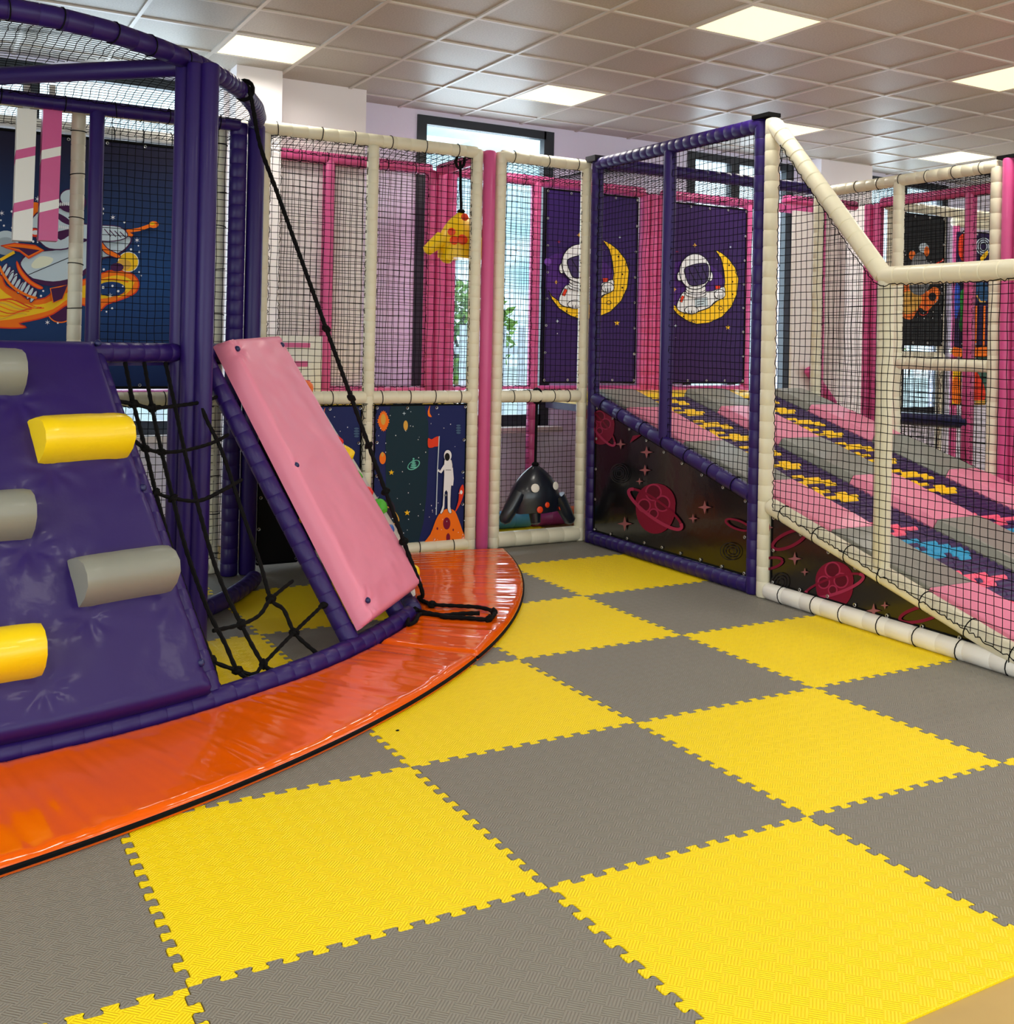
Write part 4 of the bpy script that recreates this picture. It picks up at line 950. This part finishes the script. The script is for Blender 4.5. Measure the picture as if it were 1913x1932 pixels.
# ================================================================== slide: frame, lanes, dividers, nets
XF, XR = 4.0, 6.37
SL = .272
zs = lambda y, b=-.084: SL*y+b
t = thing('slide_cage', 'purple padded tube frame of the upper slide bay, in the middle of the picture', 'play frame', (XF, 3.5, 0))
tube('post', [(XF+.01, 4.50, 0), (XF+.01, 4.50, 3.0)], M_PUR, t, .047, .10); tube('post', [(XF, 3.54, zs(3.54)), (XF, 3.54, 2.94)], M_PUR, t, .047); tube('post', [(XF, 2.575, 0), (XF, 2.575, 2.99)], M_PUR, t, .047, .115)
tube('top_rail', [(XF, 4.47, 2.965), (XF, 2.56, 2.965)], M_PUR, t, .05, .085); tube('sloped_rail', [(XF, 4.46, zs(4.46)), (XF, 2.60, zs(2.60))], M_PUR, t, .05, .16, .28)
tube('base_rail', [(XF, 4.46, .048), (XF, 2.60, .048)], M_PUR, t, .05, .085); tube('back_rail', [(XF+.05, 4.42, 2.965), (XR, 4.42, 2.965)], M_PUR, t, .05, .12)
mb = MB(); mb.lohi((XF-.06, 4.44, 2.985), (XF+.08, 4.58, 3.03), M_DRK); mb.build('bracket', t, smooth=False); mb = MB(); mb.lohi((XF-.05, 2.46, 3.0), (XF+.05, 2.62, 3.025), M_BLK); mb.build('bracket', t, smooth=False)
t = thing('slide_cage', 'cream padded tube frame of the lower slide bay with a sloping top rail, right foreground', 'play frame', (XF, 1.5, 0))
tube('post', [(XF, 2.475, 0), (XF, 2.475, 2.99)], M_CRM, t, .048, .10); tube('sloped_top_rail', [(XF, 2.46, 2.95), (XF, 1.55, 1.965)], M_CRM, t, .053, .105, 0, 16, .10)
tube('top_rail', [(XF, 1.56, 1.963), (XF, .35, 1.963)], M_CRM, t, .053, .11, 0, 16, .10); tube('post', [(XF, 1.53, zs(1.53)), (XF, 1.53, 1.95)], M_CRM, t, .047)
tube('sloped_rail', [(XF, 2.43, zs(2.43)), (XF, .55, zs(.55))], M_CRM, t, .052, .3, .26); tube('base_rail', [(XF, 2.44, .05), (XF, .30, .05)], M_WHT, t, .053, .17, .27); tube('post', [(XF, .40, 0), (XF, .40, 1.95)], M_CRM, t, .048, .10)

# ramp body under the slide
mb = MB(); y0, y1 = .45, 4.58
P = [(XF+.06, y0, zs(y0, -.15)), (XR-.02, y0, zs(y0, -.15)), (XR-.02, y1, zs(y1, -.15)), (XF+.06, y1, zs(y1, -.15))]
b = mb.add(P); c = mb.add([(p[0], p[1], p[2]-.04) for p in P]); mb.face((b, b+1, b+2, b+3), M_PUR); mb.face((c+3, c+2, c+1, c), M_DRK)
for i in range(4): mb.face((b+i, c+i, c+(i+1) % 4, b+(i+1) % 4), M_DRK)
tag(mb.build('slide_ramp', smooth=False), 'dark ramp board carrying the lanes and dividers of the slide', 'ramp')
# dividers: pink and grey blocks in turn
BND = [.45, .56, 1.28, 2.0, 2.72, 3.44, 4.16, 4.60]; BC = [M_GRY, M_LPK, M_GRY, M_LPK, M_GRY, M_LPK, M_GRY]
DIVS = ((4.06, 4.487, 'pink and grey divider pad along the front net of the slide'), (4.975, 5.437, 'pink and grey divider pad between the two slide lanes'), (5.955, 6.33, 'pink and grey divider pad along the far side of the slide'))
for xa, xb, lab in DIVS:
    t = thing('slide_divider', lab, 'slide divider', (xa, 2.5, zs(2.5)), 'slide divider pads')
    for k in range(7):
        ya, yb = BND[k], BND[k+1]; mb = MB(); prof = [(xa, -.15), (xa, -.102), (xa+.034, -.050), (xa+.042, -.046), (xb-.042, -.046), (xb-.034, -.050), (xb, -.102), (xb, -.15)]
        ny = 7; rows = []
        for i in range(ny+1):
            y = ya+.004+(yb-ya-.008)*i/ny; e = 0 if 0 < i < ny else .006
            rows.append(mb.add([(x, y, zs(y, z-(e if z > -.1 else 0))+.004*noise.noise(Vector((x*6, y*5, k)))*(z > -.06)) for x, z in prof]))
        for i in range(ny):
            for j in range(7): mb.face((rows[i]+j, rows[i]+j+1, rows[i+1]+j+1, rows[i+1]+j)[::-1], BC[k])
        mb.face([rows[0]+j for j in range(8)], BC[k]); mb.face([rows[-1]+j for j in range(8)][::-1], BC[k])
        o = mb.build('pad_section', t, angle=24); o['label'] = ('pink' if BC[k] is M_LPK else 'grey')+' pad section'
# lanes of stitched rolls
L_PUR = mat('roll_purple', (50, 26, 80), .5, 0, .1, 30); L_YEL = mat('roll_yellow', (250, 204, 10), .5); L_PNK = mat('roll_pink', (244, 96, 128), .5); L_BLU = mat('roll_blue', (28, 150, 196), .5)
G_ARROW = ['..YY.....', 'Y..YYY...', 'YYYYYYY..', '.Y...YY..', '..Y......', 'YYYY.....', 'YY..YY...', '.YYYYYY..', '...YYY...', '.........', '.........']
G_PNK = ['P........', 'PP.......', 'PPPPP....', 'PP.PPPP..', 'PPPP.....', '.........']
G_BLU = ['.BBB.....', 'B..BBB...', 'BB.BBBB..', 'BBBBBBBB.', 'BBBB.BBB.', 'B....BB..', '.........']
def lane(xa, xb, label):
    t = thing('slide_lane', label, 'slide lane', (xa, 2.5, zs(2.5)), 'slide lanes'); pitch = .05; nrow = int((4.56-.48)/pitch); cw = (xb-xa)/9
    rows = []
    seq = []
    while len(seq) < nrow:
        k = len(seq)
        if k < 42: seq += G_ARROW
        elif k < 52: seq += ['.........', 'P........', 'P........']+G_PNK
        elif k < 60: seq += G_BLU
        elif k < 68: seq += G_PNK+['.........']
        else: seq += G_BLU
    for r_ in range(nrow):
        y = 4.54-r_*pitch; line = seq[r_]; c0 = 0; mb = MB(); z = zs(y, -.128)
        while c0 < 9:
            c1 = c0; m = {'.': L_PUR, 'Y': L_YEL, 'P': L_PNK, 'B': L_BLU}[line[c0]]
            while c1 < 9 and line[c1] == line[c0] and c1-c0 < 3: c1 += 1
            x, e = xa+c0*cw, xa+c1*cw; mb.sweep([(x+.0005, y, z), (x+.007, y, z), (e-.007, y, z), (e-.0005, y, z)], [.019, .0255, .0255, .019], 8, m); c0 = c1
        mb.build('roll_row', t)
lane(4.49, 4.972, 'purple lane of stitched rolls with yellow and blue patterns, nearer the camera'); lane(5.44, 5.952, 'purple lane of stitched rolls with yellow arrow pattern, farther side of the slide')

# dark triangular banners below the slide
def planet(a, x, y, r, rot=-18, sc_=1.0):
    a.ell(x, y+r*.25, r*.98, r*1.25, I_CRI, n=30); a.ell(x, y, r, r, I_CRI, n=30)
    for dx, dy, q in ((-.1, -.55, .38), (.35, .0, .36), (-.55, .1, .3), (-.08, .5, .22)): a.ring(x+dx*r, y+dy*r, q*r, q*r*1.05, r*.07, I_CRL, n=20); a.ell(x+dx*r, y+dy*r, q*r*.85, q*r*.9, ink('dark_crimson', (88, 8, 34)), n=16)
    a.ring(x, y+r*.28, r*1.6, r*.42, r*.16, I_CRL, rot, 40, -25, 205); a.ring(x, y+r*.28, r*1.6, r*.42, r*.12, I_CRI, rot, 40, 205, 335)
M_SPK = ink('dusty_rose', (150, 90, 96)); M_SWL = ink('swirl', (32, 30, 36))
XB = XF-.0
def tri_a(a):
    planet(a, 1575, 1095, 36); 
    a.ring(1490, 1018, 34, 13, 6, I_CRI, -25); a.ring(1452, 1063, 26, 10, 5, I_CRI, -12); a.ring(1740, 1158, 42, 13, 6, I_CRI, -14)
    for x, y, r in ((1501, 1054, 13), (1520, 1079, 8), (1650, 1152, 14), (1671, 1142, 8), (1453, 995, 8)): a.star(x, y, r, M_SPK, 4, .3)
    for k in range(3): a.ring(1472, 1100, 16-k*5, 20-k*6, 1.6, M_SWL, 20)
def tri_b(a):
    planet(a, 1134, 800, 26, 52); planet(a, 1238, 950, 38, 36)
    a.poly([(1190, 836), (1213, 820), (1196, 822)], I_CRI)
    for x, y, r in ((1173, 838, 10), (1222, 853, 12), (1219, 887, 11), (1332, 957, 13), (1181, 988, 14), (1310, 978, 9), (1209, 908, 7)): a.star(x, y, r, M_SPK, 4, .3)
    for k in range(4): a.ring(1171, 893, 17-k*4, 18-k*4, 1.4, M_SWL, 10)
    for k in range(3): a.ring(1380, 1040, 18-k*5, 16-k*5, 1.6, M_SWL, 10)
    a.ring(1395, 990, 24, 8, 4, I_CRI, 20)
px = lambda x, y: on_x(x, y, XB)
yA, yB = 2.41, .72
M_TRI = mat('glossy_black_print', (14, 11, 14), .22, .5, .12, 6)
banner('dark triangular banner with a crimson ringed planet below the cream slide rail', [Vector((XB, yA, .105)), Vector((XB, yB+.02, .105)), Vector((XB, yA, zs(yA)-.055))], (-1, 0, 0), M_TRI, px, tri_a, .012)
yA, yB = 4.44, 2.635
banner('dark banner with ringed planets below the purple slide rail', [Vector((XB, yA, .105)), Vector((XB, yB, .105)), Vector((XB, yB, zs(yB)-.055)), Vector((XB, yA, zs(yA)-.055))], (-1, 0, 0), M_TRI, px, tri_b, .012)

# ================================================================== far side of the slide and the rooms behind it
t = thing('side_frame', 'cream padded tube frame along the far side of the slide', 'play frame', (XR, 3.5, 0))
tube('top_rail', [(XR, 4.46, 2.955), (XR, 2.62, 2.955)], M_CRM, t, .048, .11, .28)
for y, z0 in ((4.50, .0), (3.58, .0), (2.64, .0)): tube('post', [(XR, y, z0), (XR, y, 2.95)], M_CRM, t, .047, .12)
tube('mid_rail', [(XR, 3.55, 1.45), (XR, 2.68, 1.45)], M_CRM, t, .047, .1)
t = thing('pink_post', 'smooth pink padded post at the right edge, beside the cream corner post', 'padded post', (XR, 2.53, 0)); tube('sleeve', [(XR, 2.535, 0), (XR, 2.535, 3.0)], M_PNK, t, .05); mb = MB(); mb.lohi((XR-.04, 2.30, 2.995), (XR+.06, 2.62, 3.02), M_BLK); mb.build('bracket', t, smooth=False)
t = thing('pink_post', 'pink padded post with stitched creases, cut by the right edge', 'padded post', (XR, 2.42, 0)); tube('sleeve', [(XR, 2.425, 0), (XR, 2.425, 2.98)], M_PNK, t, .052, .105); tube('rail', [(XR, 2.40, 2.95), (XR, 1.4, 2.95)], M_PNK, t, .05, .11)
t = thing('pink_wall_pad', 'pink padded wall panel at the right edge below the posts', 'wall pad', (XR, 1.9, 0))
mb = MB(); mb.lohi((XR+.01, .9, .0), (XR+.06, 2.37, 2.9), M_PNK); mb.build('panel', t, smooth=False)
XP = 7.3
t = thing('far_frame', 'pink padded tube frame seen through the far net of the slide', 'play frame', (XP, 4.0, 0))
tube('top_rail', [(XP, 4.62, 2.955), (XP, 2.5, 2.955)], M_PNK, t, .047, .12)
for y in (4.66, 3.61, 2.5): tube('post', [(XP, y, 0), (XP, y, 2.95)], M_PNK, t, .05)
tube('post', [(XP-.02, 4.76, 0), (XP-.02, 4.76, 2.95)], M_PNK, t, .045, .12)
tube('end_rail', [(6.45, 5.05, 2.955), (XP, 4.95, 2.955)], M_PNK, t, .047)
tube('end_post', [(6.52, 4.62, 0), (6.52, 4.62, 2.95)], M_PNK, t, .045)
o = tube('low_rail', [(XP, 4.50, .925), (XP, 3.58, .945)], M_NVY, t, .058, 0); o['label'] = 'dark navy padded low rail'
t = thing('corner_frame', 'cream padded frame around the black rider banner, far right', 'play frame', (7.7, 4.55, 0))
tube('top_rail', [(7.30, 4.56, 2.93), (8.75, 4.56, 2.93)], M_CRM, t, .05, .2); tube('mid_rail', [(7.32, 4.56, 1.50), (8.1, 4.56, 1.50)], M_CRM, t, .05, .2)
for x in (7.36, 8.07): tube('post', [(x, 4.56, 0), (x, 4.56, 2.9)], M_CRM, t, .035, .12)
def rider_art(a):
    Z = lambda L: [(1660+X/5.368, 340+Y/5.368) for X, Y in L]; P1 = lambda x, y: Z([(x, y)])[0]; S = lambda v: v/5.368
    a.poly(Z(smoothed([(205, 1120), (260, 1060), (400, 1060), (480, 1120), (540, 1080), (600, 1110), (595, 1200), (540, 1260), (470, 1330), (400, 1290), (330, 1400), (270, 1405), (205, 1350)], 3)), I_ORG)
    a.poly(Z(smoothed([(220, 1170), (300, 1120), (420, 1180), (380, 1300), (280, 1360), (215, 1310)], 3)), I_GLD); a.ell(*P1(530, 1180), S(40), S(42), I_BLK); a.ring(*P1(435, 1315), S(50), S(52), S(9), I_RED)
    a.ell(*P1(325, 760), S(34), S(48), I_ORG); a.poly(Z(smoothed([(310, 860), (340, 770), (400, 730), (450, 760), (480, 830), (560, 850), (520, 920), (500, 1060), (430, 1160), (340, 1150), (290, 1080), (330, 960)], 3)), I_GRYD); a.ell(*P1(440, 685), S(50), S(50), I_ICE); a.ell(*P1(470, 720), S(26), S(50), I_ORG)
    a.line(Z([(560, 850), (630, 815)]), S(12), I_RED); a.ell(*P1(636, 806), S(12), S(14), I_RED)
    rnd = random.Random(2)
    for k in range(26): a.ell(*P1(rnd.uniform(230, 640), rnd.uniform(700, 1400)), S(5), S(6), I_WHT, n=7)
YK = 4.50
banner('black banner with a small rider on an orange flame, far right behind the nets', [Vector((7.40, YK, 1.61)), Vector((8.03, YK, 1.61)), Vector((8.03, YK, 2.86)), Vector((7.40, YK, 2.86))], (0, -1, 0), I_BLK, lambda x, y: on_y(x, y, YK), rider_art, .012)
YC = 5.3
def mix_art(a):
    Z = lambda L: [(1780+X/5.083, 400+Y/5.083) for X, Y in L]; S = lambda v: v/5.083; P1 = lambda x, y: Z([(x, y)])[0]
    a.poly(Z([(125, 190), (420, 215), (415, 1380), (95, 1380)]), ink('midnight_violet', (36, 22, 66)))
    a.poly(Z(smoothed([(150, 240), (215, 220), (220, 420), (180, 470), (140, 380)], 3)), I_RED); a.poly(Z(smoothed([(110, 700), (160, 720), (165, 830), (130, 1000), (105, 990)], 3)), I_BLU); a.poly(Z(smoothed([(165, 760), (260, 740), (300, 1000), (210, 1140), (150, 1120), (160, 960)], 3)), I_GRN)
    for k in range(3): a.ring(*P1(380, 330), S(70-k*18), S(80-k*20), S(9), I_ICE)
    a.poly(Z(smoothed([(350, 440), (415, 370), (420, 410), (370, 470)], 3)), I_YEL); a.poly(Z(smoothed([(310, 690), (420, 690), (415, 850), (340, 870), (310, 800)], 3)), ink('sea_blue', (40, 84, 130))); a.line(Z([(315, 800), (350, 860), (400, 860)]), S(14), I_GLD)
    for x in (310, 390): a.line(Z([(x, 900), (x-10, 1300)]), S(18), I_ORG)
    a.poly(Z(smoothed([(95, 1290), (200, 1320), (420, 1290), (420, 1385), (95, 1385)], 2)), I_ORG)
banner('many-coloured cartoon banner far right behind the pink post', [Vector((9.30, YC, 1.62)), Vector((9.98, YC, 1.62)), Vector((9.98, YC, 2.88)), Vector((9.30, YC, 2.88))], (0, -1, 0), ink('deep_violet', (48, 26, 84)), lambda x, y: on_y(x, y, YC), mix_art, .012)
def fire_art(a):
    a.poly([(1797, 697), (1818, 697), (1817, 763), (1796, 763)], I_YEL); a.poly(smoothed([(1797, 720), (1806, 710), (1816, 735), (1812, 760), (1797, 757)], 3), I_ORG); a.poly(smoothed([(1838, 700), (1850, 715), (1858, 735), (1856, 757), (1838, 757)], 3), I_RED); a.poly([(1838, 755), (1858, 755), (1858, 764), (1838, 764)], I_GLD)
banner('orange and yellow flame banner below the many-coloured one', [Vector((9.30, YC, .98)), Vector((9.98, YC, .98)), Vector((9.98, YC, 1.5)), Vector((9.30, YC, 1.5))], (0, -1, 0), ink('fire_green', (60, 96, 84)), lambda x, y: on_y(x, y, YC), fire_art, .012)
t = thing('corner_frame', 'pink and cream frame holding the many-coloured banner, far right', 'play frame', (9.6, 5.36, 0))
for x in (9.24, 10.04): tube('post', [(x, YC+.04, 0), (x, YC+.04, 2.95)], M_PNK if x < 9.5 else M_CRM, t, .04, .12)
tube('top_rail', [(9.2, YC+.04, 2.98), (10.1, YC+.04, 2.98)], M_CRM, t, .06, .2); tube('mid_rail', [(9.2, YC+.04, 1.56), (10.1, YC+.04, 1.56)], M_CRM, t, .045, .2)
# pale guard panel behind the far net, pink edge
t = thing('guard_panel', 'pale guard panel with a pink sloping edge pad, behind the far net of the slide', 'guard panel', (6.9, 4.9, 0))
mb = MB(); mb.lohi((6.56, 5.02, .95), (7.24, 5.05, 2.86), M_WHT); mb.build('panel', t, smooth=False)
mb = MB(); tube_mb(mb, [(6.72, 4.96, 1.36), (7.05, 4.96, 1.02)], M_PNK, .05); o = mb.build('edge_pad', t); o['label'] = 'pink sloping edge pad'

# ================================================================== nets
UX, UY, UZ = (1, 0, 0), (0, 1, 0), (0, 0, 1)
def xz(name, label, Y, x0, x1, z0, z1, seed, **k): return net(name, label, (0, Y, 0), UX, UZ, [(x0, z0), (x1, z0), (x1, z1), (x0, z1)], seed=seed, group='cage nets', **k)
def yz(label, X, poly, seed, **k): return net('safety_net', label, (X, 0, 0), UY, UZ, poly, seed=seed, group='cage nets', **k)
xz('safety_net', 'front net of the cage, left of its slim cream middle post', YF-.01, 1.45, 2.14, 1.10, 2.92, 1)
xz('safety_net', 'front net of the cage between the slim cream post and the pink post', YF-.01, 2.22, 2.96, 1.10, 2.92, 2)
xz('safety_net', 'front net above the cage doorway', YF-.01, 3.24, 3.93, 1.19, 2.92, 3)
xz('safety_net', 'rear net behind the striped block and the hanging yellow toy', YR-.03, 1.78, 3.0, 1.18, 2.91, 4)
xz('safety_net', 'rear net in front of the window, above the doorway', YR-.03, 3.25, 3.98, 1.18, 2.91, 5)
xz('safety_net', 'rear net at floor level seen through the cage doorway', YR-.03, 3.25, 5.15, .09, 1.10, 6)
xz('safety_net', 'net at the back of the tower cage, right of the purple post', YF-.1, .37, 1.19, 1.5, 2.92, 7)
xz('safety_net', 'low net under the tower deck, seen through the rope net', YF-.04, .30, 1.18, .10, 1.10, 8)
xz('safety_net', 'narrow net beside the cream middle post below the cage deck', YF-.035, 2.135, 2.225, .1, 1.10, 26)
yz('front net of the purple slide bay, left of its middle post', XF-.012, [(4.45, zs(4.45)+.03), (3.58, zs(3.58)+.03), (3.58, 2.92), (4.45, 2.92)], 9)
yz('front net of the purple slide bay, right of its middle post', XF-.012, [(3.50, zs(3.5)+.03), (2.62, zs(2.62)+.03), (2.62, 2.92), (3.50, 2.92)], 10)
yz('front net of the cream slide bay, below its sloping top rail', XF-.055, [(2.345, zs(2.42)+.0), (.42, zs(.42)+.0), (.42, 1.91), (1.50, 1.91), (1.575, 1.925), (2.345, 2.80)], 11)
yz('far net of the slide beside its rear cream corner post', XR+.02, [(4.46, zs(4.46)), (3.62, zs(3.62)), (3.62, 2.91), (4.46, 2.91)], 13)
yz('far net of the slide next to the pink post at the right', XR+.02, [(3.54, zs(3.54)), (2.68, zs(2.68)), (2.68, 2.91), (3.54, 2.91)], 14)
yz('net on the pink frame beyond the slide, in front of the guard panel', XP-.02, [(4.62, .5), (3.65, .5), (3.65, 2.91), (4.62, 2.91)], 15)
yz('net on the pink frame beyond the slide, right of its middle post', XP-.02, [(3.57, .3), (2.55, .3), (2.55, 2.91), (3.57, 2.91)], 16)
xz('safety_net', 'net below the black rider banner', 4.53, 7.4, 8.05, .2, 1.46, 18)
def roof(label, poly, z, seed, **k): return net('safety_net', label, (0, 0, z), UX, UY, poly, seed=seed, group='roof nets', **k)
roof('roof net over the left half of the cage', [(1.42, 4.64), (3.02, 4.64), (3.02, 5.33), (1.42, 5.33)], 2.945, 19, sag=-.10, wob=.01)
roof('roof net over the cage doorway bay', [(3.2, 4.64), (3.98, 4.64), (3.98, 5.46), (3.2, 5.46)], 2.945, 20, sag=-.10, wob=.01)
roof('roof net behind the purple slide bay', [(4.03, 4.46), (6.33, 4.46), (6.33, 5.46), (4.03, 5.46)], 2.945, 21, sag=-.10, wob=.01)
roof('roof net over the passage beyond the slide', [(6.41, 2.6), (7.27, 2.6), (7.27, 4.9), (6.41, 4.9)], 2.945, 22, sag=-.06, wob=.01)
roof('roof net over the front of the tower cage', [(-.6, 2.64), (.15, 2.72), (.62, 3.09), (-.55, 4.26)], 2.95, 23, sag=-.06, wob=.012)
roof('roof net over the right side of the tower cage', [(.64, 3.12), (.98, 3.56), (1.18, 4.0), (1.26, 4.38), (-.4, 4.38)], 2.95, 24, sag=-.06, wob=.012)
roof('roof net behind the tower cage', [(-.6, 4.64), (1.3, 4.64), (1.3, 5.44), (-.6, 5.44)], 2.95, 25, sag=-.06, wob=.012)
